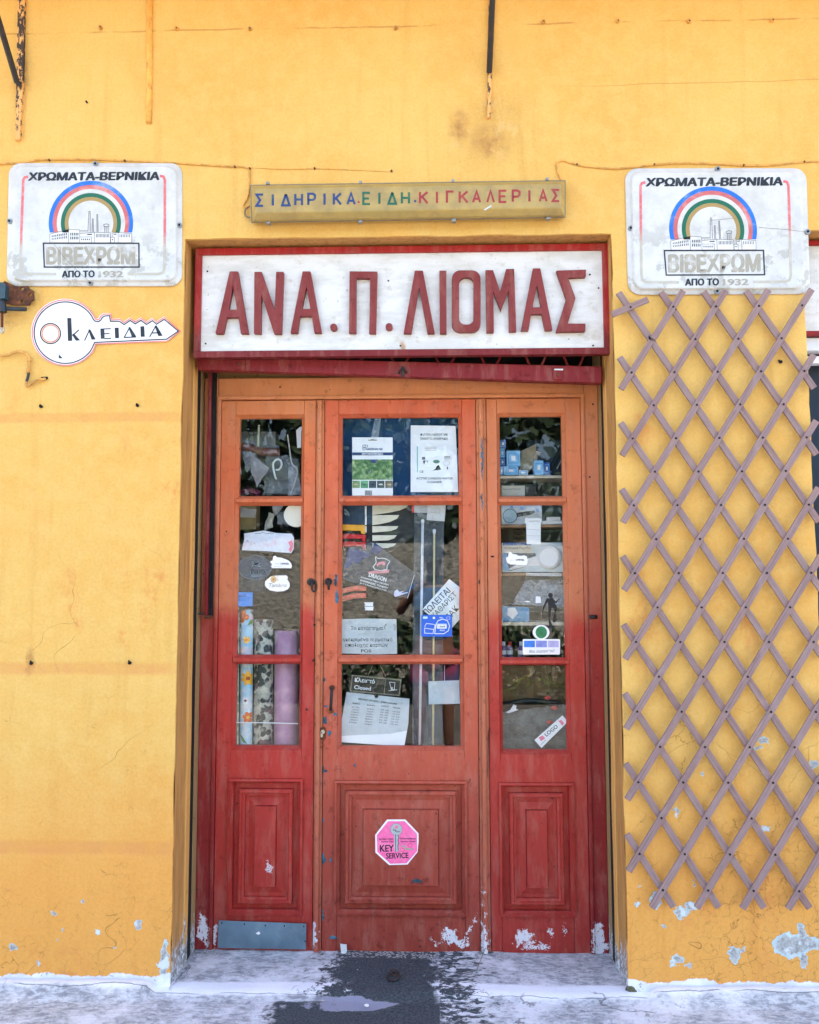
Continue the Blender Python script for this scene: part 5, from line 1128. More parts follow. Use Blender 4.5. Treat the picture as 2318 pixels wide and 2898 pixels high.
for i, (nm, x0, x1, yb, lab, mt, yt) in enumerate(ROL):
    a0, z0 = at(*mB(x0+6, 2000), .40); a1, _ = at(*mB(x1+4, 2000), .40); c0, z1 = at(*mB(x0+14, yt), .40); c1, _ = at(*mB(x1+10, yt), .40)
    r = (a1-a0)/2; cx = (a0+a1)/2; ct = (c0+c1)/2; yc = .345+r+i*.004
    z0 -= .25
    o = obj('oilcloth_roll', tube(BM(), [(cx, yc, z0)]+[(cx+(ct-cx)*t_, yc, z0+(z1-z0)*t_) for t_ in (.33, .66, 1)], [r, r, r*.995, r*.985], 28), mt, smooth=False); tag(o, lab, 'oilcloth roll', 'rolls of oilcloth')
    for p in o.data.polygons: p.use_smooth = len(p.vertices) == 4
    if i == 0: continue
    core = obj('core', tube(BM(), [(ct, yc, z1-.02), (ct, yc, z1+.004)], r*.35, 14), kraft, o)
    if i == 1:
        def petals(cx_, cy_, n, R0, w, mat, cmat, rc):
            bm = BM()
            for k_ in range(n):
                a = 6.2832*k_/n+.2; pts = []
                for t_ in range(8):
                    b = 6.2832*t_/8; u, v = R0*.55+R0*.45*math.cos(b), w*math.sin(b)
                    pts.append(mB(cx_+u*math.cos(a)-v*math.sin(a), cy_+u*math.sin(a)+v*math.cos(a)))
                prism(bm, pp(pts, .36), (), .3590, .3594)
            sub2(bm); conf(obj('printed_flower', fin(bm), mat, o)); bm = BM(); prism(bm, pp([mB(*p) for p in ell(cx_, cy_, rc, rc, 12)], .36), (), .3580, .3584); sub2(bm); conf(obj('flower_heart', fin(bm), cmat, o), .0008)
        def conf(ob, e=.0004, cx=cx, ct=ct, z0=z0, z1=z1, r=r, yc=yc):
            for v in ob.data.vertices:
                c_ = cx+(ct-cx)*(v.co.z-z0)/(z1-z0); d_ = max(-r*.985, min(r*.985, v.co.x-c_)); v.co.x = c_+d_; v.co.y = yc-math.sqrt(r*r-d_*d_)-e+(v.co.y-.3594)
        oy, og, ow = C_('flower_yellow', (250, 176, 40), .4), C_('flower_orange', (226, 104, 30), .4), C_('flower_white', (240, 242, 244), .4)
        hb = C_('flower_heart_brown', (176, 72, 30), .4); lf = C_('leaf_green', (84, 130, 50), .4)
        petals(250, 720, 6, 46, 16, oy, og, 14); petals(268, 1180, 7, 92, 24, oy, hb, 24); petals(238, 1445, 12, 50, 8, ow, hb, 14); petals(268, 1645, 6, 70, 24, og, oy, 20); petals(205, 440, 4, 80, 34, og, og, 8)
        bm = BM()
        for q in ([(290, 380), (330, 390), (352, 440), (312, 425)], [(262, 548), (290, 490), (350, 460), (335, 520)], [(170, 1850), (200, 1870), (258, 1960), (205, 1940)]): prism(bm, pp(mm(mB, q), .36), (), .359, .3594)
        sub2(bm); conf(obj('printed_leaf', fin(bm), lf, o))
tag(obj('tied_cord', tube(BM(), [P3(*mB(95, 1712), .338), P3(*mB(400, 1712), .338), P3(*mB(860, 1724), .338)], .0022, 6), mW), 'white cord stretched across the oilcloth rolls', 'cord')
# ---- middle leaf, top pane
g = sheet('insect_trap_packet', 'packet with green orchard picture in the middle top pane', 'packet', mC, [(302, 385), (750, 385), (753, 1030), (302, 1030)], M['white2'], YP, .004)
yp = YP-.004
ink('hang_slot', mC, [(475, 412), (510, 408), (525, 402), (545, 408), (580, 412), (575, 419), (480, 419)], M['gasket'], yp, g)
lines('clover_mark', mC, [[(418, 470), (445, 468), (446, 495), (420, 496), (418, 470)], [(448, 468), (472, 470), (470, 490), (448, 496)], [(418, 500), (444, 500), (444, 520), (420, 524), (418, 500)]], 1.3, yp, navy, g)
T_('GREENBOSS', mC, (455, 525), (637, 525), 24, yp, navy, g, .04)
ink('blue_band', mC, rect(302, 550, 751, 583), C_('band_blue', (34, 66, 112)), yp, g); T_('ΕΝΤΟΜΟΠΑΓΙΔΕΣ', mC, (410, 576), (642, 576), 20, yp-.0006, mW, g, .04)
k = NT('orchard_print'); p = k.pos(); n = k.noise(p, 60, 6, .7); zz = k.sep(p)[2]
kc = k.ramp(n, [(.3, (.02, .07, .03)), (.45, (.06, .17, .06)), (.56, (.20, .34, .12)), (.7, (.48, .58, .40))]); M['orchard'] = k.done(kc, .4)
ink('orchard_picture', mC, rect(302, 628, 751, 854), M['orchard'], yp, g)
ink('sky_gap', mC, [(500, 628), (590, 628), (570, 665), (540, 672), (510, 660)], navy, yp-.0005, g)
for i, c in enumerate(((120, 150, 100), (84, 160, 110), (60, 84, 90), (60, 80, 84), (96, 96, 76))):
    q = ink('insect_picture', mC, rect(304+i*91, 864, 386+i*91, 945), C_('print_tile_%s' % 'abcde'[i], c, .4, .3, 80), yp, g)
    ink('insect', mC, aff(ell(345+i*91, 905, 26, 9, 10), 1, 1, 0, 0), C_('insect_tone_%s' % 'abcde'[i], [(200, 180, 150), (60, 90, 70), (40, 46, 90), (210, 210, 200), (190, 150, 120)][i]), yp-.0005, q)
bm = BM()
for i in range(14): stroke(bm, mm(mC, [(446+i*5.6, 972), (446+i*5.6, 1026)]), .5+.5*(i % 3 == 0), yp, .0005)
obj('barcode', bm, mK, g)
g = sheet('water_filter_poster', 'white water filter poster in the middle top pane', 'poster', mC, [(950, 250), (1448, 256), (1478, 990), (950, 990)], M['white2'], YP)
yp = YP-.0006
T_('ΦΙΛΤΡΟ ΝΕΡΟΥ ΜΕ', mC, (1055, 366), (1362, 366), 25, yp, mK, g, .01); T_('ΕΝΕΡΓΟ ΑΝΘΡΑΚΑ', mC, (1060, 410), (1364, 410), 25, yp, mK, g, .01)
T_('ACTIVE CARBON WATER', mC, (1012, 850), (1418, 850), 25, yp, mK, g, .01); T_('CLEANER', mC, (1135, 890), (1296, 890), 25, yp, mK, g, .01)
T_('CE', mC, (1050, 775), (1092, 775), 24, yp, mK, g, .02)
ink('teal_rule', mC, rect(1018, 482, 1030, 772), C_('pale_teal', (130, 190, 180)), yp, g)
for y in (492, 508, 526): lines('small_print', mC, [[(1105, y), (1238, y-1)]], 1.2, yp, M['ghost'], g)
for y in (595, 607, 623): lines('small_print', mC, [[(1322, y), (1390, y)]], 1.2, yp, mK, g)
ink('filter_drawing', mC, ell(1235, 652, 38, 20, 16), C_('filter_green', (96, 140, 120)), yp, g)
for q in ([(1075, 600), (1110, 600), (1110, 632), (1075, 632)], [(1085, 640), (1115, 640), (1098, 688)], [(1110, 640), (1140, 645), (1138, 665), (1130, 650)], [(1190, 750), (1225, 735), (1240, 700), (1262, 690), (1290, 740), (1250, 748)], [(1352, 710), (1364, 710), (1364, 738), (1352, 738)]): ink('drawing', mC, q, mK, yp, g)
lines('ring_drawing', mC, [ell(1345, 668, 36, 26, 20)], .8, yp, M['ghost'], g, closed=True)
tag(obj('sky_tint_backing', fin(prism(BM(), pp(mm(mC, [(190, 160), (1520, 160), (1520, 1040), (190, 1040)]), .42), (), .418, .422)), C_('sky_tint_blue', (10, 84, 140), .7, .25, 3, .4)), 'added blue sheet tinting the middle top pane like reflected sky', 'added sheet')  # added sheet, paints the blue of the reflected sky
tag(flat('tape_strip', mm(mC, [(550, 175), (620, 175), (595, 385), (510, 385)]), YP+.004, film, th=.0004), 'clear tape strip holding the orchard packet', 'tape')
# ---- middle leaf, middle pane: knife display
kd = thing('knife_display', 'dark knife card with five pale blades and coloured handles', 'knife display', (X_(1030, .37), .38, Z_(1500, .37)))
obj('card', fin(prism(BM(), pp(mm(mH, [(352, 235), (1400, 235), (1400, 700), (1180, 860), (1040, 935), (345, 1000)]), .38), (), .38, .384)), C_('black_card', (22, 28, 34), .5), kd)
obj('card_front', fin(prism(BM(), pp(mm(mH, [(352, 240), (785, 240), (785, 535), (352, 535)]), .378), (), .3775, .3795)), C_('blue_card_front', (20, 60, 92), .5, .2, 10), kd)
bl = C_('pale_blade', (222, 216, 196), .45, .06, 60)
for q in ([(790, 258), (1318, 240), (1290, 285), (1190, 330), (1050, 360), (790, 400)], [(790, 402), (1180, 398), (1150, 450), (1040, 500), (900, 530), (790, 545)], [(790, 560), (1168, 560), (1140, 600), (1050, 632), (790, 652)], [(790, 692), (1145, 692), (1110, 735), (1020, 765), (790, 775)], [(790, 808), (1140, 812), (1100, 850), (1010, 878), (940, 880), (790, 868)]):
    obj('blade', fin(prism(BM(), pp(mm(mH, q), .374), (), .3725, .3745)), bl, kd)
for q, mt in (([(352, 535), (500, 538), (690, 545), (685, 680), (630, 670), (620, 630), (350, 625)], orangep), ([(352, 680), (440, 672), (700, 690), (690, 795), (645, 780), (630, 740), (352, 745)], redp), ([(352, 790), (440, 784), (700, 795), (692, 905), (650, 890), (630, 850), (352, 856)], redp)):
    o = obj('knife_handle', fin(prism(BM(), pp(mm(mH, q), .368), (), .360, .374)), mt, kd); md = o.modifiers.new('b', 'BEVEL'); md.width = .003; md.segments = 2
for q in ([(680, 270), (706, 270), (706, 400), (682, 400)], [(684, 405), (708, 405), (706, 545), (682, 540)], [(686, 560), (706, 560), (704, 650), (690, 655)]): obj('clip', fin(prism(BM(), pp(mm(mH, q), .366), (), .364, .372)), mW, kd)
# clear sheet poster
cs = thing('clear_poster', 'tilted clear poster with navy corners and white shield print', 'poster', (X_(1060, YP), YP, Z_(1620, YP)))
obj('sheet', fin(prism(BM(), pp(mm(mH, [(450, 870), (800, 790), (1400, 1230), (1300, 1610), (345, 1330), (378, 1170)]), YP), (), YP-.0004, YP)), make_film('clear_poster_sheet', (150, 160, 172), .13), cs)
obj('corner', fin(prism(BM(), pp(mm(mH, [(450, 870), (765, 950), (735, 1025), (650, 1030), (610, 1105), (500, 1085), (435, 1175), (378, 1165)]), YP), (), YP-.0009, YP-.0005)), navy, cs)
obj('corner', fin(prism(BM(), pp(mm(mH, [(818, 795), (965, 895), (920, 910), (880, 975), (775, 935)]), YP), (), YP-.0009, YP-.0005)), navy, cs)
ws = C_('white_ink', (226, 230, 232), .6)
lines('shield', mH, [[(835, 1000), (870, 1030), (935, 1025), (985, 1035), (1045, 1070), (1005, 1130), (1000, 1190), (905, 1205), (830, 1190), (800, 1150), (845, 1090), (835, 1000)]], 1.7, YP-.0004, ws, cs)
pk = C_('faded_pink_ink', (216, 140, 148), .6)
for q in ([(890, 1080), (960, 1070), (985, 1100), (960, 1140), (920, 1110), (880, 1130), (860, 1150), (850, 1110)], [(725, 1225), (820, 1205), (900, 1215), (1035, 1190), (1030, 1240), (900, 1245), (730, 1250)]): ink('print', mH, q, pk, YP-.0005, cs)
T_('DRAGON', mH, (735, 1292), (985, 1368), 62, YP-.0005, ws, cs, .03)
T_('ΚΑΘΑΡΙΣΤΙΚΗ ΣΚΟΝΗ', mH, (625, 1310), (1020, 1425), 22, YP-.0005, ws, cs, .03); T_('ΚΑΜΙΝΑΔΑΣ ΤΖΑΚΙΟΥ', mH, (615, 1355), (1010, 1470), 24, YP-.0005, ws, cs, .03); T_('ΚΑΤΑΛΛΗΛΟ ΓΙΑ', mH, (610, 1392), (995, 1503), 16, YP-.0005, ws, cs, .02)
lines('border', mH, [[(1398, 1270), (1300, 1610)]], 1.3, YP-.0005, ws, cs)
o = sheet('flag_sticker', 'small blue and white sticker low on the clear poster', 'sticker', mH, [(1115, 1500), (1150, 1480), (1180, 1515), (1250, 1500), (1200, 1535), (1305, 1515), (1300, 1530), (1120, 1588), (1100, 1555)], C_('pale_blue_print', (196, 202, 236)), YP-.0011)
for x, y in ((735, 1695), (738, 1757)): sheet('paper_scrap', 'white scrap of paper, %s of two stuck on the middle pane' % ('upper' if y < 1700 else 'lower'), 'paper scrap', mH, [(x-65, y-28), (x+68, y-30), (x+62, y+26), (x-58, y+24), (x-50, y)], mW, YP-.002)
cl = C_('coral_twine', (232, 120, 100), .8, .2, 80, .8, dist=.004)
for i, (a, b) in enumerate((((352, 1500), (700, 1462)), ((352, 1620), (700, 1565)))):
    tag(obj('coral_strap', tube(BM(), [P3(*mH(a[0], a[1]), .36), P3(*mH(520, (a[1]+b[1])/2-18), .358), P3(*mH(b[0], b[1]), .36)], .011, 8), cl), 'coral red strap, %s of two beside the lock side of the pane' % ('upper' if i == 0 else 'lower'), 'strap')
# curtain rods in clear sleeves
def rod(label, xt, yt, xb, rad, mat, fin_, card, cardm, sx0, sx1):
    g = thing('curtain_rod', label, 'curtain rod', (X_(mC(xt, 0)[0], .35), .35, 1.2), 'rods in clear sleeves')
    obj('pole', tube(BM(), [P3(*mC(xt, yt+60), .352), P3(*mD(xb, 2000), .352)], rad, 10), mat, g, smooth=True)
    o = obj('finial', tube(BM(), [P3(*mC(xt, yt), .352), P3(*mC(xt, yt+12), .352), P3(*mC(xt, yt+35), .352), P3(*mC(xt, yt+62), .352)], [.002, .0075, .0068, rad], 12), fin_, g, smooth=True)
    obj('sleeve', fin(prism(BM(), pp([mC(sx0, 1125), mC(sx1, 1125), mD(sx1-18, 2000), mD(sx0-25, 2000)], .345), (), .3445, .345)), make_film('sleeve_film', (190, 200, 205), .09), g)
    c = obj('header_card', fin(prism(BM(), pp(mm(mC, card), .343), (), .342, .3435)), cardm, g); return g, c
hc = C_('grey_header_card', (170, 170, 170), .6)
g, c = rod('curtain rod with white pole and round finial', 1083, 1290, 1050, .0055, M['white2'], mW, [(988, 1125), (1135, 1125), (1130, 1222), (988, 1218)], hc, 990, 1150)
ink('red_edge', mC, rect(962, 1125, 986, 1218), redp, .342, c, .001)
g, c = rod('curtain rod with cream yellow pole', 1212, 1398, 1198, .0042, C_('cream_yellow_pole', (244, 222, 150), .4), mW, [(1135, 1125), (1340, 1125), (1325, 1315), (1130, 1300)], C_('pale_header_card', (196, 196, 194), .6), 1150, 1320)
lines('print', mC, [[(1175, 1175), (1272, 1175), (1272, 1225), (1175, 1215), (1175, 1175)], [(1182, 1262), (1195, 1250), (1195, 1285), (1182, 1280)]], .8, .342, M['ghost'], c)
o = sheet('for_sale_sign', 'tilted white handwritten for sale sign behind the card sticker', 'sign', mD, [(1378, 152), (1490, 240), (1490, 600), (1412, 692), (1240, 620), (1078, 490)], C_('handwritten_card', (232, 233, 230), .6), YP+.003)
yp = YP+.003-.0006
T_('ΠΩΛΕΙΤΑΙ', mD, (1128, 560), (1395, 290), 68, yp, mK, o, .012); T_('ΚΑΘΑΡΙΣΤ', mD, (1215, 590), (1468, 330), 60, yp, mK, o); T_('ΤΖΑΚ', mD, (1340, 660), (1490, 480), 70, yp, mK, o)
g = sheet('card_terminal_sticker', 'blue bank card terminal sticker in the middle pane', 'sticker', mD, rrect(1068, 550, 1408, 790, 10), C_('sticker_blue', (18, 92, 196), .4), .3246, .0006)
yp = .3240
for x in (1100, 1122): ink('card_mark', mD, ell(x, 580, 16, 14, 14), sky_, yp, g)
ink('card_mark', mD, ell(1208, 583, 14, 13, 14), mW, yp, g); T_('VISA', mD, (1268, 586), (1306, 586), 13, yp, mW, g, .03); lines('contactless_mark', mD, [rect(1350, 572, 1386, 598)], .7, yp, mW, g, closed=True)
lines('terminal_drawing', mD, [[(1105, 680), (1125, 645), (1210, 655), (1222, 672), (1205, 712), (1105, 695), (1105, 752), (1198, 756), (1205, 715)]], 1.6, yp, mW, g)
lines('card_outline', mD, [rrect(1240, 650, 1350, 700, 8)], 1.0, yp, mW, g, closed=True); ink('card', mD, rrect(1246, 655, 1346, 698, 6), mW, yp, g)
lines('loop', mD, [[(1218, 745), (1228, 660), (1255, 612), (1310, 596), (1358, 615), (1382, 670), (1368, 725), (1320, 758), (1218, 758), (1218, 745)]], 2.0, yp, mW, g)
T_('i-bank', mD, (1262, 687), (1335, 687), 20, yp-.0004, mK, g, .03); T_('POS', mD, (1275, 730), (1328, 730), 18, yp, mW, g, .02)
g = sheet('card_terminal_notice', 'creased white notice with Greek text about card payments', 'notice', mD, [(172, 598), (480, 590), (792, 598), (800, 980), (560, 988), (165, 976)], M['paper'], YP-.001)
yp = YP-.0016
T_('Το κατάστημα', mD, (285, 716), (640, 716), 40, yp, mK, g, .0); T_('διαθέτει', mD, (362, 778), (560, 776), 36, yp, C_('bleached_ink', (190, 194, 194)), g, .01)
T_('εγκεκριμένο τερματικό', mD, (172, 842), (746, 842), 40, yp, mK, g, .0); T_('αποδοχής καρτών', mD, (222, 903), (695, 903), 40, yp, mK, g, .0); T_('POS', mD, (400, 965), (512, 965), 34, yp, mK, g, .012)
lines('bracket_mark', mD, [[(688, 648), (668, 660), (660, 690), (668, 710)], [(755, 658), (776, 664), (778, 690), (768, 720)]], 1.6, yp, M['gasket'], g)
# ---- middle leaf, low pane
g = thing('closed_sign', 'black hanging sign reading Κλειστό Closed', 'sign', (X_(1060, .34), .34, Z_(1940, .34)))
obj('plate', fin(prism(BM(), pp(mm(mD, [(292, 1208), (852, 1262), (832, 1455), (268, 1405)]), .338), (), .336, .339)), C_('black_sign_plate', (20, 24, 24), .35), g)
for q in ([(300, 1217), (844, 1269), (826, 1447), (277, 1397)], [(307, 1225), (836, 1276), (820, 1439), (285, 1389)], ): lines('border', mD, [q], .7, .336, M['ghost'], g, closed=True)
lines('divider', mD, [[(672, 1262), (655, 1426)]], .8, .336, M['ghost'], g)
T_('Κλειστό', mD, (330, 1290), (548, 1312), 46, .336, ws, g, .02); T_('Closed', mD, (322, 1370), (505, 1388), 44, .336, ws, g, .02)
lines('door_icon', mD, [[(715, 1295), (775, 1300), (768, 1380), (735, 1378), (715, 1295)], [(705, 1392), (800, 1380)]], 1.2, .336, ws, g); ink('lock_icon', mD, ell(742, 1365, 14, 18, 12), M['ghost'], .336, g)
for a, b in (((525, 1110), (478, 1222)), ((612, 1110), (672, 1232))): obj('chain', tube(BM(), [P3(*mD(*a), .337), P3(*mD((a[0]+b[0])/2+3, (a[1]+b[1])/2), .339), P3(*mD(*b), .337)], .0014, 6), M['gasket'], g)
ink('sucker', mD, [(545, 1440), (596, 1440), (585, 1468), (555, 1468)], mK, .337, g, .003)
g = sheet('opening_hours', 'wrinkled white opening hours sheet below the closed sign', 'notice', mD, [(240, 1404), (936, 1480), (925, 1750), (880, 2008), (620, 1992), (150, 1960), (176, 1760)], M['paper'], .341)
yp = .3402
T_('ΘΕΡΙΝΟ ΩΡΑΡΙΟ - OPEN HOURS', mD, (368, 1492), (795, 1548), 20, yp, mK, g, .015)
tx = C_('grey_blue_ink', (96, 104, 122), .6)
for (x, y, ws_) in ((300, 1536, ['ΗΜΕΡΕΣ', 'ΔΕΥΤΕΡΑ', 'ΤΡΙΤΗ', 'ΤΕΤΑΡΤΗ', 'ΠΕΜΠΤΗ', 'ΠΑΡΑΣΚΕΥΗ', 'ΣΑΒΒΑΤΟ', 'ΚΥΡΙΑΚΗ']), (468, 1556, ['DAYS', 'MONDAY', 'TUESDAY', 'WEDNESDAY', 'THURSDAY', 'FRIDAY', 'SATURDAY', 'SUNDAY']), (624, 1566, ['ΩΡΕΣ', '8.30 - 14.00', '8.30 - 14.00', '8.30 - 14.00', '8.30 - 14.00', '8.30 - 14.00', '8.30 - 14.00']), (750, 1585, ['ΑΠΟΓΕΥΜΑ', '17.30 - 20.30', '17.30 - 20.30', '17.30 - 20.30', '17.30 - 20.30', '17.30 - 20.30', '17.30 - 20.30'])):
    for i, w_ in enumerate(ws_): yy = y+i*28+(14 if i else 0); xx = x-i*4.4; T_(w_, mD, (xx, yy), (xx+84, yy+9), 15, yp, mK if i == 0 else tx, g, .01)
ink('fold', mD, [(155, 1895), (400, 1880), (720, 1870), (910, 1832), (880, 2006), (620, 1990), (152, 1958)], M['white2'], yp, g, .0004)
g = sheet('blank_card', 'blank grey white card hanging on a thread, low pane', 'card', mD, [(1146, 1285), (1490, 1275), (1498, 1535), (1150, 1542)], M['paper'], .340)
obj('thread', tube(BM(), [P3(*mD(1326, 1110), .341), P3(*mD(1326, 1282), .340)], .0009, 5), mW, g)
# ---- right leaf
def shelf(lab, y, x0=150, x1=935, m=mE, mat=None, hh=32):
    o = pbox('shelf', m, x0, y, x1, y+hh, .40, .16, mat or woodl, bev=.001); tag(o, lab, 'shelf', 'shelves behind the right door leaf'); return o
shelf('pale wooden shelf under the small blue boxes', 870); shelf('brown wooden shelf under the magnifier box', 1458, mat=wood, hh=30); shelf('brown wooden shelf with a printed label strip', 2038, mat=wood, hh=28); shelf('pale wooden shelf above the purple bottles', 510, m=mF, hh=40)
def bxs(lab, x0, y0, x1, y1, mt, Y=.405, print_=True, m=mE, cat='box'):
    o = pbox('small_box', m, x0, y0, x1, y1, Y, .05, mt); tag(o, lab, cat, 'small boxes on the top shelf')
    if print_:
        w_, h_ = x1-x0, y1-y0; lines('print', m, [rect(x0+w_*.15, y0+h_*.2, x1-w_*.15, y1-h_*.2)], 1.0, Y, dblue if mt is not dblue else lblue, o, .0006, True)
        ink('print_block', m, rect(x0+w_*.35, y0+h_*.35, x1-w_*.35, y1-h_*.35), mW, Y, o, .0007)
    return o
bxs('large light blue box standing on another box', 228, 572, 390, 757, lblue); bxs('flat light blue box marked with a number', 196, 760, 366, 862, lblue); bxs('small white and blue box on the shelf', 374, 806, 482, 860, sky_)
bxs('light blue box with round pattern on the shelf', 562, 690, 668, 862, lblue); bxs('deep blue box beside the patterned box', 674, 712, 745, 862, dblue, .42)
bxs('topmost blue box stacked at the left edge', 150, 440, 218, 540, dblue, .42); bxs('second blue box stacked at the left edge', 150, 545, 205, 650, lblue, .415); bxs('third blue box stacked at the left edge', 150, 655, 210, 760, dblue, .415); bxs('lowest blue box stacked at the left edge', 150, 765, 188, 862, lblue, .415)
o = sheet('folded_bag', 'crumpled beige paper bag behind the blue boxes', 'bag', mE, [(395, 580), (575, 498), (580, 580), (640, 595), (600, 650), (590, 690), (470, 860), (370, 860), (400, 660)], C_('beige_paper', (150, 140, 118), .8, .3, 20, .5), .46, .01)
o = obj('leaning_rods', None or bmesh.new(), M['iron']); bpy.data.objects.remove(o)
g = thing('leaning_rods', 'three thin dark rods leaning behind the top right pane', 'rods', (X_(1580, .48), .48, Z_(1300, .48)))
for i in range(3): obj('rod', tube(BM(), [P3(*mE(740+i*45, 770+i*8), .48), P3(*mE(900+i*10, 480+i*70), .50)], .003, 6), M['ghost'] if i == 2 else M['iron'], g)
tag(obj('petrol_backdrop', fin(prism(BM(), pp(mm(mE, [(470, 450), (930, 440), (930, 860), (480, 860)]), .55), (), .55, .56)), C_('petrol_panel', (22, 62, 92), .6)), 'petrol blue panel behind the top right pane', 'panel')
back = C_('grey_green_back', (96, 112, 112), .8, .25, 8, .1)
tag(obj('display_back', fin(prism(BM(), pp(mm(mE, [(150, 905), (940, 905), (940, 2500), (150, 2500)]), .585), (), .58, .59)), back), 'grey green back board of the right window display', 'back board')
o = pbox('magnifier_carton', mI, 262, 95, 700, 290, .43, .05, C_('cream_carton', (206, 204, 190), .5)); tag(o, 'cream magnifier carton lying at the foot of the top right pane', 'box')
T_('Illuminated Magnifier', mI, (285, 180), (632, 172), 36, .43, tx, o); o = pbox('black_case', mI, 705, 95, 920, 285, .44, .05, C_('black_case', (26, 34, 38), .4)); tag(o, 'black case beside the cream magnifier carton', 'case')
g = pbox('magnifier_box', mI, 262, 462, 1018, 825, .43, .03, C_('pale_blue_white_box', (214, 226, 236), .5, .08, 40, 0, dirt=(130, 180, 226), dirt_amt=.5)); tag(g, 'box with black magnifying glass picture on the middle shelf', 'box')
lines('lens_rim', mI, [ell(422, 665, 132, 130, 32)], 1.7, .43, mK, g, .0008, True); ink('lens', mI, ell(422, 665, 126, 124, 28), sky_, .43, g, .0005)
ink('handle_print', mI, [(550, 605), (800, 570), (884, 560), (888, 610), (806, 640), (560, 690)], C_('charcoal_print', (50, 58, 66)), .43, g, .0006)
for x, y in ((640, 520), (930, 560), (450, 490)): ink('stamp_print', mI, [(x-30, y-30), (x+20, y-36), (x+34, y+28), (x-18, y+30)], lblue, .43, g, .0005)
for i, (q, lab) in enumerate((([(1112, 684), (1365, 684), (1368, 750), (1110, 755)], 'small white card box, on top of the longer one'), ([(1026, 760), (1398, 752), (1400, 820), (1028, 822)], 'longer white card box lying on the middle shelf'))):
    o = obj('card_box', fin(prism(BM(), pp(mm(mI, q), .41), (), .41, .44)), M['white2']); tag(o, lab, 'box')
o = sheet('price_slip', 'long blank white paper slip hanging before the middle shelf', 'paper slip', mI, [(700, 705), (1010, 712), (1008, 790), (998, 800), (996, 1195), (735, 1195), (722, 800), (695, 795)], M['white2'], YP+.01)
T_('ΑΝΑΠΤΗΡΕΣ', mI, (770, 780), (985, 778), 28, YP+.0094, M['ghost'], o, .01); lines('fold_line', mI, [[(725, 912), (996, 930)], [(728, 1035), (996, 1040)]], .7, YP+.01, M['ghost'], o)
g = pbox('magnifier_blister', mI, 285, 1165, 1415, 1720, .43, .03, C_('white_blue_blister', (206, 222, 232), .45, .05, 30, 0)); tag(g, 'blue and white illuminated magnifier pack with big round blister', 'package')
ink('blue_band', mI, rect(290, 1168, 820, 1215), dblue, .43, g); T_('Crafts & Pastime', mI, (320, 1205), (690, 1205), 24, .43, mW, g, .01); ink('cream_band', mI, rect(288, 1218, 820, 1355), C_('cream_print', (226, 220, 208)), .43, g)
T_('Illuminated Magnifier', mI, (318, 1290), (815, 1285), 50, .4296, M['gasket'], g, .005)
ink('dark_block', mI, [(290, 1362), (900, 1362), (905, 1420), (760, 1460), (780, 1600), (440, 1695), (290, 1690)], C_('slate_print', (66, 84, 100)), .43, g); ink('blue_block', mI, [(290, 1370), (370, 1370), (360, 1540), (420, 1690), (288, 1690)], lblue, .4296, g)
o = obj('blister_dome', tube(BM(), [P3(*mI(1150, 1440), .432), P3(*mI(1150, 1440), .418), P3(*mI(1150, 1440), .412)], [.0335*1.55, .0325*1.5, .0275*1.4], 40), M['white2'], g)
ink('white_beam', mI, [(755, 1470), (960, 1410), (980, 1600), (780, 1600), (430, 1680), (410, 1650)], M['white2'], .4290, g)
st = sheet('torn_sticker', 'torn white knife maker sticker over the magnifier pack', 'sticker', mI, [(400, 1345), (430, 1338), (470, 1375), (550, 1390), (570, 1410), (620, 1415), (690, 1405), (735, 1425), (748, 1470), (745, 1570), (720, 1585), (430, 1575), (370, 1545), (355, 1500), (345, 1455), (385, 1430)], M['white2'], .3245, .0004)
T_('OPINEL', mI, (525, 1508), (692, 1505), 36, .3245, mK, st, .04); T_('INOX', mI, (425, 1508), (500, 1508), 28, .3245, M['ghost'], st)
o = sheet('label_strip', 'narrow white printed label strip on the lower brown shelf', 'label', mI, [(730, 1738), (1385, 1745), (1385, 1795), (730, 1785)], mW, .395); T_('Εργαλεία σε συμφέρουσες τιμές ραπτικής', mI, (745, 1777), (1375, 1780), 22, .3944, mK, o, .01)
bk = thing('louvred_basket', 'dark brown woven basket side in the right middle pane', 'basket', (X_(1440, .45), .45, Z_(1600, .45)))
br_ = C_('dark_brown_weave', (60, 42, 34), .7, .3, 30, .3); obj('side', fin(prism(BM(), pp([mE(150, 1490), mE(470, 1490), mF(440, 240), mF(150, 310)], .50), (), .50, .53)), br_, bk)
for i in range(9): x, y = mE(365, 1520+i*62) if i < 9 else (0, 0); obj('slat', tube(BM(), smooth_path([P3(x-12, y, .498), P3(x, y+3, .488), P3(x+14, y-1, .498)], 3), .004, 6), C_('brown_slat', (110, 80, 60)) if i == 0 else bpy.data.materials['brown_slat'], bk)
crumple('plastic_cover', 'grey clear plastic cover behind the diver sticker', mF, [(450, 10), (930, 0), (930, 330), (300, 300)], .44, filmg, seed=11, amp=.03, cat='plastic cover')
ds = sheet('diver_sticker', 'black silhouette sticker of a diver with fins and harpoon', 'sticker', mF, [(735, 225), (775, 215), (790, 235), (815, 262), (840, 240), (862, 225), (858, 240), (845, 250), (822, 285), (800, 282), (812, 295), (828, 320), (830, 350), (820, 375), (812, 400), (825, 420), (822, 460), (808, 512), (782, 512), (780, 480), (790, 430), (803, 400), (798, 345), (765, 340), (758, 400), (748, 450), (745, 480), (775, 540), (788, 575), (765, 598), (740, 580), (733, 520), (735, 470), (725, 400), (727, 345), (725, 300), (718, 270), (700, 300), (680, 340), (668, 370), (652, 470), (640, 478), (655, 380), (662, 330), (685, 280), (700, 240), (712, 222)], mK, .3245)
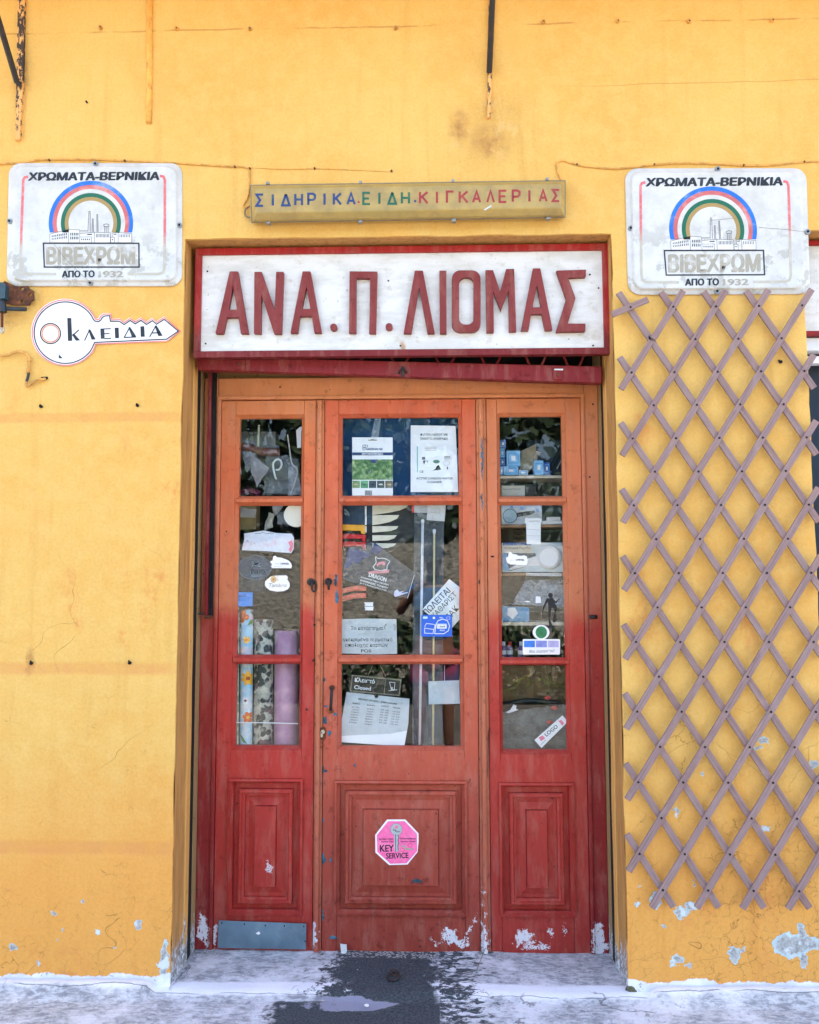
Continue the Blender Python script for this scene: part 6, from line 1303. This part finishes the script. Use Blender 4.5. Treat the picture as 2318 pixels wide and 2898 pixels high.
ink('head', mF, ell(752, 190, 28, 30, 16), mK, .3245, ds, .0007); lines('halo', mF, [[(722, 160), (752, 152), (790, 170), (795, 215)], [(640, 478), (655, 330), (700, 225)]], .6, .3245, M['ghost'], ds)
o = sheet('blue_pouch', 'blue patterned pouch on the pale shelf', 'pouch', mF, [(172, 322), (455, 328), (492, 340), (495, 505), (172, 500)], C_('blue_pattern', (60, 140, 186), .5, .3, 30, 0, dirt=(190, 220, 235), dirt_amt=.8), .41, .012); ink('white_label', mF, [(240, 340), (330, 335), (362, 405), (300, 475), (240, 425)], mW, .398, o)
for q, l in (([(575, 200), (632, 205), (640, 280), (575, 282)], 'small white paper corner left of the diver sticker'), ([(430, 262), (470, 270), (520, 272), (500, 260), (480, 255)], 'thin white paper shred left of the diver sticker')): sheet('paper_scrap', l, 'paper scrap', mF, q, mW, .3245, .0004)
g = sheet('green_round_sticker', 'round green and white sticker above the bank note sticker', 'sticker', mF, ell(640, 632, 100, 88, 32), M['white2'], .3245, .0004)
ink('green_seal', mF, ell(642, 632, 68, 72, 28), C_('seal_green', (24, 120, 74), .4, .3, 60, 0, dirt=(150, 200, 140), dirt_amt=.8), .3245, g, .0007)
g = sheet('thank_you_sticker', 'white sticker with three blue tiles and handwriting', 'sticker', mF, rrect(420, 714, 866, 898, 14), M['white2'], .3245, .0009)
for i, c in enumerate(((50, 120, 210), (130, 140, 210), (180, 176, 220))): ink('tile', mF, rect(436+i*143, 732, 566+i*143, 810), C_('tile_tone_%s' % 'abc'[i], c, .4, .15, 60), .3236, g)
T_('Ναι, ευχαριστώ!', mF, (497, 878), (795, 866), 34, .3236, C_('green_ink', (30, 90, 76)), g, .0, .3)
for i, x in enumerate((192, 268, 400)):
    g = thing('purple_bottle', 'small purple bottle, %s of three low in the right middle pane' % ('left one', 'middle one', 'right one')[i], 'bottle', (X_(mF(x, 0)[0], .42), .42, Z_(mF(0, 920)[1], .42)), 'purple bottles')
    a, b = P3(*mF(x, 930), .42), P3(*mF(x, 790), .42); obj('body', tube(BM(), [a, a+(b-a)*.8, a+(b-a)*.9, b], [.012, .012, .009, .006], 14), purple, g, smooth=True); obj('cap', tube(BM(), [b, b+Vector((0, 0, .016))], .0075, 12), redp if i == 1 else mW, g); obj('label_band', tube(BM(), [a+(b-a)*.25, a+(b-a)*.6], .0123, 14, False), mW, g)
# right low pane
yl = C_('yellow_green_paint', (150, 146, 50), .7, .3)
g = thing('painted_crate', 'brown planked crate with yellow and black painted lines', 'crate', (X_(1510, .46), .46, Z_(1960, .46)))
for i in range(4): obj('plank', fin(prism(BM(), pp(mm(mF, [(170+i*195, 1035), (363+i*195, 1035), (363+i*195, 1460), (170+i*195, 1460)]), .46), (), .46+.001*(i % 2), .48)), C_('crate_brown', (112, 88, 58), .8, .3, 20, .3) if i == 0 else bpy.data.materials['crate_brown'], g)
for w_, mt in ((4.0, yl), (1.6, mK)): lines('painted_line', mF, [[(170, 1250), (300, 1240), (420, 1180), (480, 1150), (500, 1240), (450, 1300)], [(520, 1220), (640, 1190), (720, 1240), (930, 1280)], [(720, 1130), (760, 1250), (740, 1300)], [(170, 1340), (330, 1290), (400, 1200)], [(540, 1050), (500, 1150)]], w_, .459, mt, g, .0006 if mt is yl else .0009)
tag(obj('rubber_hose', tube(BM(), smooth_path([P3(*mF(150, 1530), .43), P3(*mF(330, 1470), .42), P3(*mF(560, 1450), .42), P3(*mF(950, 1490), .43)], 4), .010, 10), C_('black_rubber', (18, 30, 32), .4), smooth=True), 'black rubber hose curving across the right low pane', 'hose')
crumple('plastic_bag', 'large grey crumpled clear bag low behind the right pane', mF, [(170, 1590), (930, 1500), (960, 2030), (170, 2030)], .40, C_('grey_clear_bag', (104, 108, 104), .35, .45, 22, .8, dist=.01), seed=21, amp=.035, n=22)
for i, (x, y) in enumerate(((720, 1420), (800, 1540), (745, 1710))):
    o = obj('coral_stopper', tube(BM(), [P3(*mF(x-38, y), .385), P3(*mF(x, y-8), .380), P3(*mF(x+38, y), .385)], [.004, .009, .004], 10), C_('coral_cap', (206, 70, 66), .4) if i == 0 else bpy.data.materials['coral_cap']); tag(o, 'small coral red stopper, %s of three in the right low pane' % ('upper', 'middle', 'lower')[i], 'stopper', 'coral stoppers')
g = sheet('logo_label', 'tilted white label reading LOGO in the right low pane', 'label', mF, [(560, 1920), (895, 1625), (960, 1700), (645, 2015)], M['white2'], YP)
T_('LOGO', mF, (705, 1880), (845, 1768), 46, YP-.0006, mK, g, .02); T_('DESIGN', mF, (640, 1985), (700, 1925), 16, YP-.0006, tx, g)
for q in ([(610, 1890), (660, 1865), (690, 1900), (640, 1935)], [(845, 1690), (885, 1680), (915, 1720), (895, 1750)]): ink('red_figure', mF, q, pinkc, YP-.0006, g)
sheet('white_scrap', 'torn white scrap on the grey bag, right low pane', 'paper scrap', mF, [(215, 1590), (270, 1560), (310, 1495), (345, 1510), (340, 1545), (370, 1560), (250, 1600)], mW, .375)
# floor-level dark cabinet fronts behind the panels stop the light from the low interior
# ---- key service sticker on the middle leaf
YS = YD-.0025
g = thing('key_service_sticker', 'pink octagonal KEY SERVICE sticker on the middle door panel', 'sticker', (X_(1124, YS), YS, Z_(2383, YS)))
OUT = [(530, 185), (1030, 185), (1385, 560), (1385, 800), (1360, 1065), (1085, 1405), (590, 1420), (215, 1080), (210, 600)]
INN = [(560, 232), (1005, 232), (1340, 570), (1350, 1040), (1060, 1372), (620, 1385), (265, 1060), (255, 610)]
yq = YD-.0010+.0005
PK = C_('sticker_pink', (250, 110, 168), .5, .1, 60, 0, dirt=(252, 170, 195), dirt_amt=.5)
sy = YD+.003-.004
sy = YD-.0020
obj('backing', fin(prism(BM(), pp(mm(mS, OUT), sy), (), sy-.0006, sy+.0006)), M['white2'], g); ink('pink_face', mS, INN, PK, sy-.0006, g)
yp = sy-.0010
gk = C_('key_grey', (176, 184, 184), .5)
ink('key_bow', mS, ell(785, 455, 155, 160, 28), gk, yp, g); ink('key_shaft', mS, [(720, 600), (860, 600), (858, 700), (835, 760), (850, 830), (835, 900), (858, 1010), (780, 1075), (745, 1050)], gk, yp, g)
ink('key_hole', mS, ell(785, 388, 46, 46, 18), pinkc, yp-.0004, g)
lines('key_line', mS, [[(762, 590), (765, 1060)], [(828, 600), (855, 690), (825, 740), (850, 830), (825, 880), (835, 1020)]], 1.6, yp-.0004, mK, g)
lines('key_rim', mS, [ell(785, 455, 158, 163, 28)], .7, yp-.0004, M['gasket'], g, closed=True)
T_('KEY', mS, (345, 1058), (712, 1050), 188, yp, mK, g, .03); T_('SERVICE', mS, (510, 1245), (1110, 1228), 150, yp, mK, g, .03)
T_('Servizio Chiavi', mS, (315, 735), (695, 730), 46, yp, mK, g, .02); T_('Service Clés', mS, (375, 806), (697, 803), 46, yp, mK, g, .02); T_('Schlüsseldienst', mS, (890, 722), (1310, 722), 46, yp, mK, g, .02); T_('Servicio Llaves', mS, (900, 800), (1295, 796), 46, yp, mK, g, .02)
T_('Key', mS, (690, 480), (775, 490), 40, yp-.0004, mK, g, .03, .3); T_('Track', mS, (745, 525), (868, 532), 40, yp-.0004, mK, g, .03, .3)
lines('faint_mark', mS, [ell(1155, 888, 55, 55, 18), ell(950, 1012, 52, 52, 18)], .8, yp, redp, g, closed=True); ink('faint_block', mS, [(925, 880), (1060, 900), (1060, 940), (925, 925)], M['ghost'], yp, g); ink('faint_block', mS, [(1000, 950), (1235, 965), (1235, 1010), (1000, 1005)], M['ghost'], yp, g)
lines('small_print', mS, [[(625, 1350), (990, 1335)]], .7, yp, pinkc, g)
# ================================================================== across the street (seen mirrored in the glass)
k = NT('rough_sunlit_stucco'); p = k.pos(); n = k.noise(k.vm('MULTIPLY', p, (.6, 1, 1.2)), 22, 5, .7, .3)
M['stucco'] = k.done(k.mix(k.step(n, .36, .64), (.14, .135, .11), (.78, .75, .64)), .95, k.bump(n, 1, .08))  # light and shade of the sunlit relief painted into the colour
bm = BM(); top = [(-9+i*.25, 2.05+.35*mn.noise(Vector((i*.35, 0, 5)))+.12*mn.noise(Vector((i*1.7, 0, 5)))) for i in range(73)]
prism(bm, [(-9, -.12)]+top+[(9, -.12)], (), -9.0, -9.4)
tag(obj('street_wall', fin(bm), M['stucco']), 'rough grey stucco wall across the street, mirrored in the glass', 'wall')
M['leaf'] = C_('hedge_leaf', (52, 70, 40), .7, .4, 3, 0)
def foliage(name, lab, cx, cy, cz, rx, ry, rz, n, size, cat):
    bm = BM()
    for i in range(n):
        a, b = random.uniform(0, 6.283), math.acos(random.uniform(-1, 1)); r = random.uniform(.55, 1)**.5*(1+.25*mn.noise(Vector((a*2, b*2, cx))))
        c = Vector((cx+rx*r*math.sin(b)*math.cos(a), cy+ry*r*math.sin(b)*math.sin(a), cz+rz*r*math.cos(b)))
        u = Vector((random.gauss(0, 1), random.gauss(0, 1), random.gauss(0, 1))).normalized(); v = u.cross(Vector((random.gauss(0, 1), 1, random.gauss(0, 1)))).normalized(); s = size*random.uniform(.6, 1.3)
        bm.faces.new([bm.verts.new(c+u*s), bm.verts.new(c+v*s*.5), bm.verts.new(c-u*s), bm.verts.new(c-v*s*.5)])
    o = obj(name, bm, M['leaf']); tag(o, lab, cat); return o
foliage('hedge', 'low dark hedge on the far side of the street, mirrored in the glass', -.2, -7.1, .35, 2.6, .35, .62, 4200, .07, 'hedge')
for i, (x, z, rx, rz) in enumerate(((-4.5, 3.9, 3.2, 2.3), (1.0, 3.7, 3.6, 2.1), (6.0, 4.0, 3.2, 2.4))):
    g = thing('street_tree', 'dark tree behind the wall across the street, %s of three' % ('left', 'middle', 'right')[i], 'tree', (x, -11.5, 0), 'trees across the street')
    c = foliage('crown', '', x, -11.5, z, rx, 1.4, rz, 4200, .17, ''); del c['label']; del c['category']; c.parent = g; c.matrix_parent_inverse = Matrix.Translation((-x, 11.5, 0))
    obj('trunk', tube(BM(), [(x, -11.5, -.12), (x+.1, -11.5, 1.2), (x, -11.5, 3.0)], [.16, .12, .06], 10), M['iron'], g)
# the photographer, standing behind the camera
pr_ = thing('person', 'person in blue T-shirt and bright shorts photographing the shop, mirrored in the glass', 'person', (0.02, -3.42, 0))
def skin(name, vs, es, mat, parent, sub=2):
    me = bpy.data.meshes.new(name); me.from_pydata([v[:3] for v in vs], es, []); o = obj(name, me, mat, parent)
    md = o.modifiers.new('skin', 'SKIN')
    for i, v in enumerate(vs): sv = me.skin_vertices[0].data[i]; sv.radius = (v[3], v[4] if len(v) > 4 else v[3]); sv.use_root = (i == 0)
    s2 = o.modifiers.new('sub', 'SUBSURF'); s2.levels = sub; s2.render_levels = sub
    return o
px_, py_ = .02, -3.42
sk = C_('skin_tone', (150, 104, 82), .6)
body = [(px_, py_, .93, .15, .11), (px_, py_, 1.12, .13, .10), (px_, py_, 1.32, .165, .11), (px_, py_, 1.43, .10, .08), (px_, py_+.01, 1.50, .052), (px_, py_+.03, 1.58, .065), (px_, py_+.035, 1.66, .088, .10), (px_, py_+.03, 1.74, .075, .09),
        (px_-.17, py_, 1.40, .062), (px_-.30, py_+.04, 1.20, .045), (px_-.12, py_+.24, 1.43, .032), (px_-.06, py_+.27, 1.47, .026),
        (px_+.17, py_, 1.40, .062), (px_+.30, py_+.04, 1.20, .045), (px_+.12, py_+.24, 1.43, .032), (px_+.06, py_+.27, 1.47, .026),
        (px_-.10, py_, .84, .10), (px_-.12, py_+.02, .48, .062), (px_-.13, py_-.02, .08, .042), (px_-.13, py_+.12, .03, .035),
        (px_+.10, py_, .84, .10), (px_+.12, py_+.02, .48, .062), (px_+.13, py_-.02, .08, .042), (px_+.13, py_+.12, .03, .035)]
skin('body', body, [(0, 1), (1, 2), (2, 3), (3, 4), (4, 5), (5, 6), (6, 7), (2, 8), (8, 9), (9, 10), (10, 11), (2, 12), (12, 13), (13, 14), (14, 15), (0, 16), (16, 17), (17, 18), (18, 19), (0, 20), (20, 21), (21, 22), (22, 23)], sk, pr_)
shirt = [(px_, py_, .90, .19, .14), (px_, py_, 1.12, .165, .13), (px_, py_, 1.32, .185, .13), (px_, py_, 1.44, .12, .095), (px_-.18, py_, 1.39, .085), (px_-.24, py_+.02, 1.29, .072), (px_+.18, py_, 1.39, .085), (px_+.24, py_+.02, 1.29, .072)]
skin('t_shirt', shirt, [(0, 1), (1, 2), (2, 3), (2, 4), (4, 5), (2, 6), (6, 7)], C_('blue_cotton', (50, 100, 160), .8), pr_)
shorts = [(px_, py_, .92, .17, .13), (px_-.10, py_, .80, .12), (px_-.12, py_+.01, .55, .10), (px_+.10, py_, .80, .12), (px_+.12, py_+.01, .55, .10)]
skin('shorts', shorts, [(0, 1), (1, 2), (0, 3), (3, 4)], C_('pink_blue_print_cotton', (190, 80, 120), .8, .2, 14, 0, dirt=(40, 110, 170), dirt_amt=1), pr_)
bm = BM(); bmesh.ops.create_uvsphere(bm, u_segments=20, v_segments=12, radius=.108)
for v in bm.verts: v.co = Vector((v.co.x*.92, v.co.y*1.08, max(-.01, v.co.z)*.9))+Vector((px_, py_+.03, 1.70))
box(bm, px_-.075, px_+.075, py_+.10, py_+.20, 1.695, 1.703, bev=.003); obj('cap', bm, C_('dark_cap', (24, 28, 40), .8), pr_, smooth=True)
for s in (-1, 1):
    bm = BM()
    for i in range(4): b = Vector((px_+s*.062, py_+.272, 1.475+i*.014)); tube(bm, [b, b+Vector((-s*.018, .016, .003)), b+Vector((-s*.040, .012-.002*i, .004))], [.0085, .0080, .0065], 7)
    tube(bm, [Vector((px_+s*.055, py_+.262, 1.462)), Vector((px_+s*.05, py_+.262, 1.49)), Vector((px_+s*.03, py_+.266, 1.50))], [.010, .009, .007], 7)
    obj('hand', bm, sk, pr_, smooth=True)
for s in (-1, 1): bm = BM(); bmesh.ops.create_uvsphere(bm, u_segments=10, v_segments=8, radius=.013); [setattr(v, 'co', v.co+Vector((px_+s*.033, py_+.122, 1.665))) for v in bm.verts]; obj('eye', bm, mW, pr_)
ph = obj('phone', bx(px_-.06, px_+.075, -D-.030, -D-.022, H-.035, H+.035, bev=.003), C_('black_phone', (16, 16, 20), .3)); tag(ph, 'black phone held up by the photographer, mirrored in the glass', 'phone')
